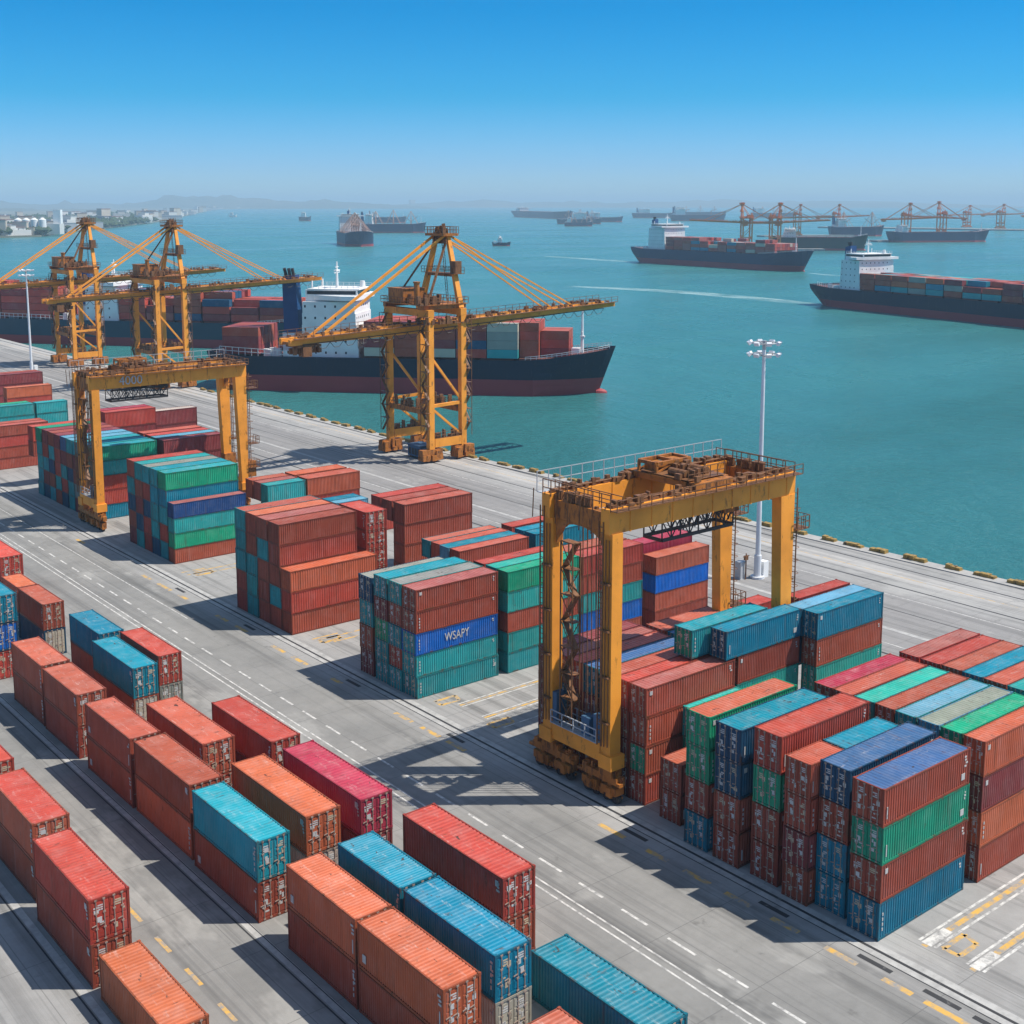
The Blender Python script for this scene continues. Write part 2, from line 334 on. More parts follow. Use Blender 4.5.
def container_template(L, full, variant):
    r = random.Random(variant*11+int(L))
    root = empty('shipping_container')
    fr = MB(); e = 0.13; hw = CW/2
    for x in (0, L):
        sx = 1 if x == 0 else -1
        for sy in (-1, 1):
            fr.box(min(x, x+sx*.15), min(sy*hw, sy*(hw-.15)), .16, max(x, x+sx*.15), max(sy*hw, sy*(hw-.15)), CH-.14)
            for z in (0, CH-.14): fr.box(min(x, x+sx*.2)-.012*(x == 0), min(sy*(hw+.012), sy*(hw-.18)), z, max(x, x+sx*.2)+.012*(x > 0), max(sy*(hw+.012), sy*(hw-.18)), z+(.16 if z == 0 else .155))
        fr.box(min(x, x+sx*.12), -hw+.18, .02, max(x, x+sx*.12), hw-.18, .17); fr.box(min(x, x+sx*.12), -hw+.18, CH-.14, max(x, x+sx*.12), hw-.18, CH-.02)
    for sy in (-1, 1):
        a, b = sorted((sy*hw, sy*(hw-.1)))
        fr.box(.2, a, .02, L-.2, b, .17); fr.box(.2, a, CH-.11, L-.2, b, CH-.015)
    fr.box(.2, -hw+.1, .1, L-.2, hw-.1, .16)
    fr.obj('frame', M_frame, root)
    for sy in (-1, 1):
        sp = MB(); pts = corr('x', L-.3, 0, .31, .055, hw-.03, 1)
        n = len(pts); vs = [(u+.15, sy*o, .17) for u, o in pts] + [(u+.15, sy*o, CH-.11) for u, o in pts]
        fs = [(i, i+1, n+i+1, n+i) if sy < 0 else (i+1, i, n+i, n+i+1) for i in range(n-1)]
        sp.add(vs, fs)
        if full:
            mk = sp; sp.cur = 1; yy = sy*(hw+.006)
            def dec(mb, x, z, w, h): a, b = sorted((yy, yy-sy*.03)); mb.box(x, a, z, x+w, b, z+h)
            xr = L-.75 if sy < 0 else .35
            for i in range(r.choice((2, 3, 4))): dec(mk, xr+r.uniform(-.1, .1), CH-.55-i*.22, r.uniform(.12, .38), .12)
            if variant % 3 == 0: dec(mk, .5, CH-.7, .35, .35)
            if variant % 3 == 1: dec(mk, .45, .5, .12, .8); dec(mk, L-1.2, .5, .5, .45)
            if variant % 3 == 2:
                for i in range(4): dec(mk, .45, .6+i*.35, .14, .2)
        sp.obj('side_panel', [M_side, M_white], root)
    ep = MB(); pts = corr('y', CW-.3, 0, .3, .05, L-.03, 1); n = len(pts)
    ep.add([(o, u-hw+.15, .17) for u, o in pts] + [(o, u-hw+.15, CH-.14) for u, o in pts], [(i, i+1, n+i+1, n+i) for i in range(n-1)])
    ep.obj('end_panel', M_side, root)
    rf = MB(); pts = corr('x', L-.3, 0, .42, .03, CH-.03, 1); n = len(pts)
    rf.add([(u+.15, -hw+.1, o) for u, o in pts] + [(u+.15, hw-.1, o) for u, o in pts], [(i, i+1, n+i+1, n+i) for i in range(n-1)])
    rf.box(.15, -hw+.1, CH-.1, L-.15, hw-.1, CH-.07)
    rf.obj('roof', M_roof, root)
    for sy in (-1, 1):
        dm = MB(); y0, y1 = sorted((sy*.02, sy*(hw-.16)))
        dm.box(.05, y0, .18, .10, y1, CH-.15)
        k = 4
        for i in range(k):                                      # pressed panels across the leaf
            za = .22+(CH-.45)/k*i; dm.box(.025, y0+.07, za+.05, .05, y1-.07, za+(CH-.45)/k-.05)
        if not full:
            for f in (.3, .72): yy = y0+(y1-y0)*f; dm.tube((.005, yy, .1), (.005, yy, CH-.1), .03, 5)
        if full:
            mk = dm; dm.cur = 1
            LRODS = []
            for f in (.28, .74):
                yy = y0+(y1-y0)*f; lr = MB(); lr.tube((.0, yy, .08), (.0, yy, CH-.07), .032, 6)
                for z in (.12, .8, 1.7, CH-.12): lr.box(-.04, yy-.08, z-.05, .05, yy+.08, z+.05)
                lr.bar((-.03, yy, 1.05), (-.03, yy+.3, 1.0), .05)
                LRODS.append(lr)
            for i in range(r.choice((4, 5, 6))):
                w, h = r.uniform(.12, .4), r.choice((.08, .1, .22, .3)); a = r.uniform(y0+.1, y1-.1-w); z = r.uniform(.4, CH-.5-h)
                mk.box(.008, a, z, .03, a+w, z+h)
            for i in range(3): z = CH-.5-i*.13; a = y0+(y1-y0)*.35; mk.box(.008, a, z, .03, a+r.uniform(.2, .5), z+.07)
        do = dm.obj('door', [M_door, M_white if r.random() < .65 else M_cream], root)
        if full:
            for lr in LRODS: lr.obj('lock_rod', M_rod, do)
    return root
TEMPL = {}
for L in (12, 6):
    TEMPL[(L, True)] = [container_template(L, True, v) for v in range(7)]
    TEMPL[(L, False)] = [container_template(L, False, 0)]
bpy.context.view_layer.update()
NCONT = 0
def vary(c, k=.12):
    f = 1+rng.uniform(-k, k); return tuple(max(.004, ch*f*(1+rng.uniform(-.06, .06))) for ch in c)
def container(x, y, z, L, Wd, H, rz, col, roof=None, door=None, label='', group='', full=True):
    """x,y = middle of the door end"""
    global NCONT; NCONT += 1
    key = 12 if L > 7 else 6
    tl = TEMPL[(key, full)]; src = tl[rng.randrange(len(tl))]
    c = copy_tree(src); c.location = (x, y, z); c.rotation_euler = (0, 0, rz); c.scale = (L/key, Wd/CW, H/CH)
    base = vary(PAL[col][0]); rc = vary(PAL[roof][0]) if roof else base; dc = PAL[door][0] if door else base
    for k in kids(c):
        k.color = (*(rc if k.name.startswith('roof') else dc if k.name.startswith('door') else base), 1)
    tag(c, label, 'container', group)
    return c
ORD = ['nearest', 'second-nearest', 'third-nearest', 'fourth-nearest', 'fifth-nearest', 'sixth-nearest', 'seventh-nearest', 'eighth-nearest', 'ninth-nearest', 'tenth-nearest']
def tiername(i, n):
    if n == 1: return 'alone'
    if i == n-1: return 'top'
    return ['bottom', 'second up', 'third up', 'fourth up', 'fifth up'][i]
def bay(place, group, x0, L, h, rows, full=True):
    """rows nearest first: (y0, y1, colours bottom->top, {options}); colours like 'b', roof override 'b/k', door override 'b:g', '.' = hidden, not built"""
    for ri, row in enumerate(rows):
        y0, y1, cols = row[:3]; o = row[3] if len(row) > 3 else {}
        hh = o.get('h', h); xx = o.get('x', x0); LL = o.get('L', L); cols = cols.split()
        for ti, cd in enumerate(cols):
            if cd == '.': continue
            door = cd.split(':')[1] if ':' in cd else None; cc = cd.split(':')[0]; roof = cc.split('/')[1] if '/' in cc else None; cc = cc[0]
            tn = tiername(ti, len(cols))
            if len(rows) == 1: lab = f"{PAL[cc][1]} container, {tn} of {place}"
            else: lab = f"{PAL[cc][1]} container, {tn} in {ORD[ri]} stack of {place}"
            jx = rng.uniform(-.06, .06); jy = rng.uniform(-.03, .03)
            zb = o.get('z0', 0)+ti*hh
            container(xx+jx, (y0+y1)/2+jy, zb+0.01, LL, (y1-y0)-.06, hh-.015, 0, cc, roof, door, lab, group, full)
G = 'containers stacked in the yard'
RB = 'right foreground block'
bay(f'front bay, {RB}', G, 70.2, 10.6, 2.765, [
    (46.15, 48.75, 'u b g b/k'), (49.3, 51.9, 'u u b d/k', dict(x=70.7)), (52.0, 54.3, 'b m b', dict(h=2.7, x=69.9)),
    (55.0, 57.6, 'b b g r', dict(h=2.93, x=70.4)), (58.6, 61.2, 'b b d d/u'), (61.75, 64.2, 'u b g g/s')])
container(69.9, 53.15, 8.12, 4.0, 2.25, 2.68, 0, 's', None, 'b', 'short salmon container on the third stack front, right foreground block', G)
container(74.1, 53.1, 8.12, 6.7, 2.2, 2.68, 0, 'u', None, None, 'short bright blue container behind the short salmon one on the right', G)
bay(f'second bay, {RB}', G, 82.4, 10.6, 2.765, [
    (45.95, 47.75, 'b o m o'), (47.85, 49.75, '. . . g'), (49.8, 51.7, '. . . l/y'), (51.75, 53.65, '. . . t/l'), (53.7, 55.5, '. . . b'), (55.55, 57.5, '. . . t/e'), (57.6, 59.45, '. . . s'), (59.5, 61.4, '. . . r/x')])
bay(f'rear bay, {RB}', G, 94.0, 9.8, 2.765, [
    (46.95, 48.8, '. . . b'), (48.9, 50.85, '. . . t'), (50.9, 52.95, '. . . s'), (53.0, 54.95, '. . . u'), (55.0, 56.95, '. . . s'), (57.0, 58.95, '. . . r'), (59.1, 61.1, '. . . r/p')])
RC = 'block under right gantry'
bay(f'low pile by right gantry foot', G, 71.7, 5.0, 2.6, [(65.95, 68.3, 'b b/s')])
bay(f'low front stack, {RC}', G, 76.2, 6.8, 2.6, [(68.35, 70.15, '. g e')])
bay(f'front bay, {RC}', G, 72.0, 11.1, 2.57, [
    (70.3, 72.3, 'b b:g b b/p'), (72.35, 74.05, 'm b b r'), (74.1, 76.05, 'b t b s'), (76.1, 78.05, 'b b m u/k'), (78.1, 80.05, 'b m b s'), (80.1, 82.05, 'b b u m/p'), (82.1, 84.1, 't m m m')])
bay(f'middle bay, {RC}', G, 83.5, 8.6, 2.6, [
    (70.3, 72.2, '. . e b'), (76.7, 79.0, '. . b u/k'), (79.2, 81.8, '. b b s')])
container(81.8, 71.25, 10.42, 10.3, 1.9, 2.6, 0, 'u', None, 'd', 'blue container on top of the middle bay, block under right gantry', G)
container(79.7, 73.5, 10.42, 10.2, 2.1, 2.6, 0, 't', 'a', 'g', 'teal container beside the top blue one, block under right gantry', G)
bay(f'rear bay, {RC}', G, 92.4, 10.2, 2.58, [
    (68.6, 70.35, '. d e b u'), (70.4, 72.2, '. . . d l'), (72.6, 74.3, '. . . b r', dict(x=94.7, L=8.0))])
bay(f'small pile behind {RC}', G, 97.5, 8.0, 2.6, [(84, 86.4, 'b b r')])
RM = 'five-high block behind right gantry'
bay(f'front bay, {RM}', G, 70.5, 10.6, 2.3, [
    (101.35, 103.9, 't t c:t b b/p'), (104.0, 106.4, 't r t b t/y'), (106.5, 109.0, 't t g m t/a'), (109.4, 112.0, 'm b t d/y', dict(h=2.72))])
bay(f'second bay, {RM}', G, 82.2, 10.2, 2.25, [(101.05, 103.0, 't t b e g'), (103.1, 105.0, '. . . t t/e'), (105.1, 107.0, '. . . . r')], False)
bay(f'third bay, {RM}', G, 92.8, 9.6, 2.2, [(101.0, 103.5, 'b c t b r'), (103.7, 106.2, '. . . . s')], False)
bay(f'rear bay, {RM}', G, 104.6, 9.2, 2.2, [(101.0, 103.3, 'b s c s'), (103.8, 106.2, '. . b x', dict(h=2.45))], False)
RV = 'low block behind the five-high block'
bay(f'front bay, {RV}', G, 88.0, 10.8, 2.25, [(117.3, 119.3, 'b b b b/s'), (119.4, 121.3, '. . . l/u'), (121.4, 123.2, '. . . s'), (123.3, 125.1, '. . . t/s')], False)
bay(f'rear bay, {RV}', G, 100.2, 10.0, 2.25, [(117.6, 119.8, '. . b u'), (119.9, 121.8, '. . . u'), (122.4, 124.6, '. . . r')], False)
RD = 'red middle block'
bay(f'front bay, {RD}', G, 70.4, 10.7, 2.56, [
    (126.5, 128.85, 'b r o', dict(L=12.0)), (129.0, 131.7, 'b t b b b'), (131.8, 134.5, 'b b b t b/p'), (134.7, 137.4, 't t t b b/o'), (137.5, 140.2, 'r r t t t/s')], False)
for i in range(1, 5):
    container(84.6, 130.0, i*2.42+.01, 6.2, 3.1, 2.4, math.pi/2, 'r', None, None, f"red container with doors facing front, {tiername(i,5)} of gap stack, {RD}", G)
bay(f'roofs behind gap stack, {RD}', G, 82.9, 4.8, 2.42, [(136.5, 138.2, '. . . . l'), (138.3, 140.2, '. . . . u')], False)
bay(f'rear bay, {RD}', G, 91.6, 11.2, 2.75, [(134.1, 136.7, 'b b b b/s'), (136.9, 139.4, '. . . b'), (139.6, 142.0, '. . . r')], False)
RE = 'low pile behind red block'
bay(f'left half, {RE}', G, 94.0, 6.8, 3.0, [(175.5, 177.8, 'b t'), (178.0, 180.3, '. p'), (180.5, 182.8, '. s')], False)
bay(f'right half, {RE}', G, 101.4, 10.0, 3.0, [(176.0, 179.3, 'r o/s'), (180.0, 183.2, '. o'), ], False)
bay(f'pair before the {RE}', G, 100.5, 11.0, 2.6, [(160, 162.4, 'r'), (162.8, 165.2, 'p')], False)
RF = 'green-topped block by left gantry'
bay(f'{RF}', G, 72.6, 11.2, 2.52, [
    (163.0, 165.0, 'b g t n/p', dict(h=2.15)), (165.3, 167.9, 't r t u g/t'), (168.0, 170.6, 'd t t a t/a'), (170.7, 173.3, 'r r d r t/y'), (173.4, 176.0, 't d m b t'), (176.1, 178.8, 'm b d t b/r')], False)
RG = 'mixed block behind left gantry'
rows = []; y = 194.0
for i, c in enumerate(['u r r t g/t', 'd b b t t/a', 'm y b m t/t', 't t d b t/l', 'd r t m k/l', 'b t r r m', 't b d t b', 'd m t r m', 't t t t g']):
    rows.append((y, y+2.65, c)); y += 2.85
bay(RG, G, 73.2, 10.8, 2.36, rows, False)
bay(f'maroon pile behind {RG}', G, 86.6, 10.9, 2.75, [(197.0, 199.6, 'm m m m'), (199.8, 202.2, '. . . t/l'), (202.4, 204.8, '. . . r'), (205.4, 208, '. . . s')], False)
bay(f'left red pile behind {RG}', G, 74.5, 11.5, 2.7, [(225.0, 227.5, '. . b r')], False)
bay(f'tall pile behind {RG}', G, 87.8, 9.8, 3.0, [(225.0, 227.5, '. . m r'), (227.7, 230.2, '. . . x')], False)
bay(f'white-topped pile behind {RG}', G, 101, 11.0, 3.0, [(238.0, 240.6, 'm m m/w')], False)
RH = 'left-edge far block'
bay(f'right bay, {RH}', G, 72.5, 11.2, 2.1, [(243.6, 246.0, 'b b r b/s'), (246.2, 248.6, '. . . b')], False)
bay(f'left bay, {RH}', G, 60.8, 11.4, 2.1, [(243.6, 246.0, 'b r b b/s')], False)
bay(f'green pile behind {RH}', G, 80.6, 11.2, 2.4, [(275.0, 277.5, 'b t t'), (277.7, 280.2, '. . g')], False)
bay(f'teal pile behind {RH}', G, 92.2, 6.8, 2.4, [(275.0, 277.5, 'm t t')], False)
bay(f'orange pile far behind {RH}', G, 94.0, 10.5, 2.5, [(300.0, 302.6, 'r r o')], False)
bay(f'maroon pile farthest behind {RH}', G, 96, 14.0, 2.6, [(322.0, 324.6, 'm m m'), (324.8, 327.4, '. . b')], False)

# the near yard on the left: long side along the road, doors towards the camera
LR = 'containers in the left rows'
def left(rowname, items, h=3.05):
    for i, it in enumerate(items):
        x0, x1, y0, y1, cols = it[:5]; hh = it[5] if len(it) > 5 else h
        cols = cols.split()
        for ti, cd in enumerate(cols):
            if cd == '.': continue
            door = cd.split(':')[1] if ':' in cd else None; cc = cd.split(':')[0]; roof = cc.split('/')[1] if '/' in cc else None; cc = cc[0]
            pos = (('alone',), ('lower', 'upper'), ('bottom', 'middle', 'top'))[len(cols)-1][ti]
            lab = f"{PAL[cc][1]} container, {pos} in {ORD[i]} stack of the {rowname}"
            container((x0+x1)/2, y0+rng.uniform(-.05, .05), ti*hh+.01, y1-y0, x1-x0, hh-.02, math.pi/2, cc, roof, door, lab, LR, True)
left('leftmost near row', [(26.6, 29.3, 63.8, 73.7, 'o'), (26.6, 29.3, 75.0, 85.3, 'b r'), (27.3, 30.0, 87.5, 97.3, 'b s/r'), (27.3, 30.0, 99.6, 109, 'b r')])
left('second left row', [(38.6, 41.3, 53.2, 62.2, 'b o'), (38.6, 41.3, 62.5, 71.1, 'b o'), (38.5, 41.1, 75.0, 85.2, 'b a'), (38.7, 41.5, 86.1, 96.6, 'o b'), (38.6, 41.3, 97.1, 107, 'b s'), (38.7, 41.5, 109.3, 118.0, 'b s'), (38.8, 41.6, 118.7, 127.4, 'b s'), (38.9, 41.6, 133.8, 143.5, 'r d:c u')])
left('third left row', [(42.9, 45.7, 41.0, 51.4, 's'), (42.9, 45.7, 53.9, 63.4, 'w u'), (42.8, 45.7, 63.7, 71.3, '. u'), (43.0, 45.9, 76.0, 87.6, 'w o'), (42.8, 45.7, 92.3, 103.5, 'b s'),
     (45.3, 47.8, 112.4, 122.6, 'b:w u'), (46.6, 49.2, 124.0, 132.5, 'b u'), (45.5, 47.9, 137.5, 145.5, 'd:w b'), (45.5, 47.8, 145.8, 151.4, 'd s/o')])
left('row beside the road', [(47.8, 50.8, 45.8, 56.4, 'u', 3.3), (48.7, 51.5, 60.4, 72.0, 'b r'), (47.5, 50.3, 75.8, 87.5, 'm x'), (47.4, 50.1, 89.2, 100.1, 'm r'), (48.6, 51.0, 114.0, 123.4, 'y r'), (48.0, 50.8, 159.8, 169.0, 'b r')])

# lettering on the cobalt container
def lettering(txt, size, depth=.02):
    cu = bpy.data.curves.new('lettering', 'FONT'); cu.body = txt; cu.size = size; cu.extrude = depth; cu.align_x = 'CENTER'; cu.align_y = 'CENTER'
    o = bpy.data.objects.new('lettering', cu); COL.objects.link(o); bpy.context.view_layer.update()
    me = bpy.data.meshes.new_from_object(o); me.name = 'lettering'; bpy.data.objects.remove(o); me.materials.append(M_white); return me
for c in [o for o in bpy.data.objects if o.type == 'EMPTY' and o.get('label', '').startswith('cobalt blue container, third up in nearest stack of front')]:
    me = lettering('WSAPY', 1.45)
    t = bpy.data.objects.new('lettering', me); COL.objects.link(t); t.parent = [k for k in c.children if k.name.startswith('side_panel')][0]
    t.rotation_euler = (math.pi/2, 0, 0); t.location = (5.9, -CW/2-.01, 1.3); t.scale = (.75, 1, 1)

for lst in TEMPL.values():
    for r in lst:
        for k in list(kids(r)):
            for g in list(kids(k)): bpy.data.objects.remove(g)
            bpy.data.objects.remove(k)
        bpy.data.objects.remove(r)
KIDS.clear()

# ------------------------------------------------------------------ yard gantry cranes
def clutter(mb, p, q, n, sx=.35, sz=.5, seed=1, spread=.5):
    r = random.Random(seed); p = Vector(p); q = Vector(q)
    for i in range(n):
        c = p.lerp(q, r.random()); c.y += r.uniform(-spread, spread); c.x += r.uniform(-spread, spread)*.5
        a, b, h = r.uniform(.1, sx), r.uniform(.1, sx), r.uniform(.15, sz)
        mb.box(c.x-a, c.y-b, c.z, c.x+a, c.y+b, c.z+h)
def gantry(label, loc, span, hw, H, lead):
    root = empty('gantry_crane', loc, 0, label, 'gantry crane', 'yellow gantry cranes over the yard')
    T = H-2.1
    for x, w in ((0, 0), (span, 1)):
        for y in (-hw, hw):
            m = MB()
            if w == 0: m.bar((x, y, 4.2), (x, y, T), 1.2, 1.15)
            else: m.bar((x, y, 3.6), (x-.3, y, T), 1.1, 1.1, 1.95, 1.1)
            lg = m.obj('leg', M_crane, root)
            c = MB(); sx = 1 if w else -1
            for k in range(3): c.tube((x+sx*(.72+.1*k), y-.35+.3*k, 5), (x+sx*(.72+.1*k), y-.35+.3*k, T-.5), .05, 5)
            for z in (7, 11, 15, 19): c.box(min(x, x+sx*.95), y-.5, z, max(x, x+sx*.95), y+.5, z+.14)
            if not w: c.ladder((x-.95, y+.4, 5), (x-.95, y+.4, T+1), .5, .45)
            c.obj('conduit', M_rust, lg)
    for x in (0, span):
        m = MB(); m.box(x-.62, -hw+.66, 3.4, x+.62, hw-.66, 5.0); m.box(x-.8, -hw-.9, 3.0, x+.8, -hw+.64, 4.2); m.box(x-.8, hw-.64, 3.0, x+.8, hw+.9, 4.2)
        s = m.obj('sill_beam', M_crane, root)
        rl = MB(); rl.rail((x-.9, -hw+.8, 5.0), (x-.9, hw-.8, 5.0), 1.2, 1.3, .05); rl.rail((x+.9, -hw+.8, 5.0), (x+.9, hw-.8, 5.0), 1.2, 1.3, .05); rl.box(x-.95, -hw+.75, 4.95+.06, x+.95, hw-.75, 5.07)
        rl.obj('railing', M_galv, s)
        for y in (-hw, hw):
            b = MB(); yc, hl = (y+.9, 2.1) if y < 0 else (y-.4, 2.5)
            b.box(x-.45, yc-hl, 1.75, x+.45, yc+hl, 2.35); b.box(x-.62, y-.75, 2.3, x+.62, y+.75, 3.05)
            wy = [yc-hl*.82, yc-hl*.3, yc+hl*.3, yc+hl*.82]
            for a_, c_ in ((wy[0], wy[1]), (wy[2], wy[3])):
                b.box(x-.5, a_-.35, .8, x+.5, c_+.35, 1.45); b.box(x-.3, (a_+c_)/2-.25, 1.4, x+.3, (a_+c_)/2+.25, 1.8); b.box(x-.8, a_, .7, x-.5, a_+.5, 1.5)
            clutter(b, (x, yc-hl, 1.7), (x, yc+hl, 1.7), 34, .3, 1.2, int(y*7+x), .45); clutter(b, (x, yc-hl, .45), (x, yc+hl, .45), 30, .25, 1.2, int(y*5+x), .5)
            bo = b.obj('bogie', M_crane2, root)
            for yy in wy:
                wmb = MB(); wmb.tube((x-.2, yy, .45), (x+.2, yy, .45), .45, 14); wmb.tube((x-.28, yy, .45), (x+.28, yy, .45), .14, 8); wmb.obj('wheel', M_dark, bo)
        # the buffers at the ends
    for y in (-hw, hw):
        m = MB(); m.box(-.9, y-.5, T+.01, span+.75, y+.5, H)
        for k in range(9): xx = 1.5+k*(span-2)/8; m.box(xx-.06, y-.55, T-.03, xx+.06, y+.55, H+.02)
        g = m.obj('girder', M_crane, root)
        rm = MB(); rm.box(-.5, y-.1, H+.02, span+.8, y+.1, H+.18); rm.obj('trolley_rail', M_rust, g)
        wk = MB(); sg = 1 if y > 0 else -1
        wk.box(-.8, min(y+sg*.52, y+sg*1.3), H-.12, span+.8, max(y+sg*.52, y+sg*1.3), H-.04)
        wk.rail((-.8, y+sg*1.28, H-.04), (span+.8, y+sg*1.28, H-.04), 1.75 if y > 0 else .9, 1.35, .04)
        wk.obj('walkway', M_galv if y > 0 else M_rust, g)
        cl = MB(); clutter(cl, (0, y, H+.02), (span, y, H+.02), 60, .32, .75, 5+int(y), .4)
        cl.tube((-.5, y-.3*sg, H+.3), (span+.5, y-.3*sg, H+.3), .09, 6); cl.tube((-.5, y-.05*sg, H+.3), (span+.5, y-.05*sg, H+.3), .07, 6)
        cl.obj('pipework', M_rust, g)
    for x in (0, span):                                           # arched end ties
        m = MB(); n = 12; arc = []
        for i in range(n+1):
            a = math.pi*i/n; arc.append((-(hw-.75)*math.cos(a), T-2.2+2.1*math.sin(a)**.7))
        zt = T-.02
        for (a0, z0), (a1, z1) in zip(arc, arc[1:]):
            m.add([(x-.35, a0, z0), (x-.35, a1, z1), (x-.35, a1, zt), (x-.35, a0, zt), (x+.35, a0, z0), (x+.35, a1, z1), (x+.35, a1, zt), (x+.35, a0, zt)],
                  [(0,1,2,3), (7,6,5,4), (0,4,5,1), (3,2,6,7)])
        m.box(x-.4, -hw+.52, T+.02, x+.4, hw-.52, H-.5)
        e = m.obj('end_tie', M_crane2, root)
        rl = MB(); rl.rail((x-.8, -hw-.5, H-.2), (x-.8, hw+.5, H-.2), 1.4, 1.1, .045); rl.rail((x+.6, -hw-.5, H-.2), (x+.6, hw+.5, H-.2), 1.1, 1.3, .04)
        for k in range(7): rl.tube((x-.9, -hw+k*1.5, H+.2), (x-.9+.3, -hw+k*1.5+.5, H-2.5), .05, 5)
        clutter(rl, (x, -hw, H-.5), (x, hw, H-.5), 26, .35, 1.0, 15, .3)
        rl.obj('railing', M_rust, e)
    # trolley
    tx = span*lead
    m = MB(); m.box(tx-2.2, -hw-.5, H+.2, tx+2.6, -hw+.5, H+.7); m.box(tx-2.2, hw-.5, H+.2, tx+2.6, hw+.5, H+.7)
    for xx in (-2.1, 0, 2.2): m.box(tx+xx-.25, -hw+.5, H+.22, tx+xx+.25, hw-.5, H+.72)
    m.box(tx-2.2, -1.6, H+.73, tx+2.5, 1.6, H+.82)
    tr = m.obj('trolley', M_crane2, root)
    m = MB()
    for xx in (-1.9, .4, 2.4):
        for yy in (hw-2.9, hw-.7): m.bar((tx+xx, yy, H+.72), (tx+xx, yy, H+1.65), .22)
    for yy in (hw-2.9, hw-.7): m.bar((tx-1.9, yy, H+1.65), (tx+2.4, yy, H+1.65), .3); m.bar((tx-1.9, yy, H+.8), (tx+.4, yy, H+1.6), .16); m.bar((tx+2.4, yy, H+.8), (tx+.4, yy, H+1.6), .16)
    for xx in (-1.9, .4, 2.4): m.bar((tx+xx, hw-2.9, H+1.65), (tx+xx, hw-.7, H+1.65), .3)
    m.box(tx-1.5, hw-2.5, H+.83, tx+.1, hw-1.0, H+1.5); m.box(tx+.8, hw-2.4, H+.83, tx+2.1, hw-1.1, H+1.6)
    m.obj('winch_frame', M_crane2, tr)
    m = MB(); m.tube((tx-1.4, -2.4, H+1.15), (tx-1.4, -.4, H+1.15), .36, 14); m.tube((tx+1.2, -2.4, H+1.15), (tx+1.2, -.4, H+1.15), .36, 14); clutter(m, (tx-2, -3, H+.8), (tx+2, 2, H+.8), 40, .3, .9, 3, 1.2)
    m.box(tx-2.25, -hw+.3, H+.83, tx+2.55, 2.6, H+.87); m.rail((tx-2.2, -hw+.4, H+.8), (tx+2.5, -hw+.4, H+.8), 1.1, 1, .04)
    m.obj('hoist_drum', M_rust, tr)
    m = MB(); m.box(tx+3.2, -hw+.9, H-3.0, tx+5.2, -hw+2.8, H-.7); m.box(tx+3.9, -hw+1.6, H-.7, tx+4.4, -hw+2.1, H+.3)
    cab = m.obj('cab', M_crane2, tr); g = MB(); g.box(tx+3.16, -hw+1.05, H-2.4, tx+3.2, -hw+2.65, H-1.1); g.box(tx+3.4, -hw+.86, H-2.4, tx+5.0, -hw+.9, H-1.1); g.obj('window', M_glass, cab)
    # spreader hanging on ropes
    m = MB(); z = H-4.2; x0, x1, y0, y1 = tx-4.6, tx+4.6, -2.6, -.4
    for a, b in (((x0,y0,z),(x1,y0,z)), ((x0,y1,z),(x1,y1,z)), ((x0,y0,z),(x0,y1,z)), ((x1,y0,z),(x1,y1,z)), ((x0,y0,z+1.7),(x1,y0,z+1.7)), ((x0,y1,z+1.7),(x1,y1,z+1.7))): m.bar(a, b, .2, .28)
    for k in range(8):
        xa = x0+(x1-x0)*k/8; xb = x0+(x1-x0)*(k+1)/8
        for yy in (y0, y1): m.bar((xa, yy, z), (xa, yy, z+1.7), .1); m.bar((xa, yy, z if k % 2 else z+1.7), (xb, yy, z+1.7 if k % 2 else z), .08)
    m.bar((x1, y0, z), (x1, y0, z+1.7), .1); m.box(tx-1.2, y0-.1, z+1.72, tx+1.2, y1+.1, z+2.2)
    for xx in (-1, 1):
        for yy in (y0+.2, y1-.2): m.tube((tx+xx, yy, z+2.2), (tx+xx*1.3, yy, H+.8), .035, 5)
    r = random.Random(4)
    for k in range(14):
        xa = x0+r.random()*(x1-x0); m.path([(xa, y0, z+1.7), (xa+.4, y0-.1, z+.5+r.random()*.6), (xa+.9, y0, z+1.7)], .05)
    m.obj('spreader', M_dark, root)
    # stair tower between the near legs
    m = MB(); ya, yb = .6, 2.1
    for yy in (ya, yb):
        for xx in (-.55, .35): m.bar((xx, yy, 5.1), (xx, yy, T-1.8), .1)
    nfl = 7; hh = (T-7)/nfl
    for k in range(nfl):
        z = 5.2+k*hh; m.bar((-.1, ya if k % 2 else yb, z), (-.1, yb if k % 2 else ya, z+hh), .55, .12)
        m.box(-.55, ya-.05, z+hh-.05, .35, yb+.05, z+hh+.01)
        m.bar((-.55, ya, z), (-.55, yb, z+hh), .06); m.bar((.35, yb, z), (.35, ya, z+hh), .06)
    for k in range(5): yy = -hw+1.5+k*.55; m.tube((.2, yy, 5.4), (.25, yy+.2, T-.2), .05, 5)
    m.obj('stair_tower', M_rust, root)
    m = MB()
    for y0, h, w in ((-3.2, 2.2, 1.1), (-1.6, 1.6, 1.0), (2.6, 2.6, 1.2)): m.box(-.5, y0, 5.08, .45, y0+w, 5.08+h)
    m.obj('electrical_cabinet', M_bluebox, root)
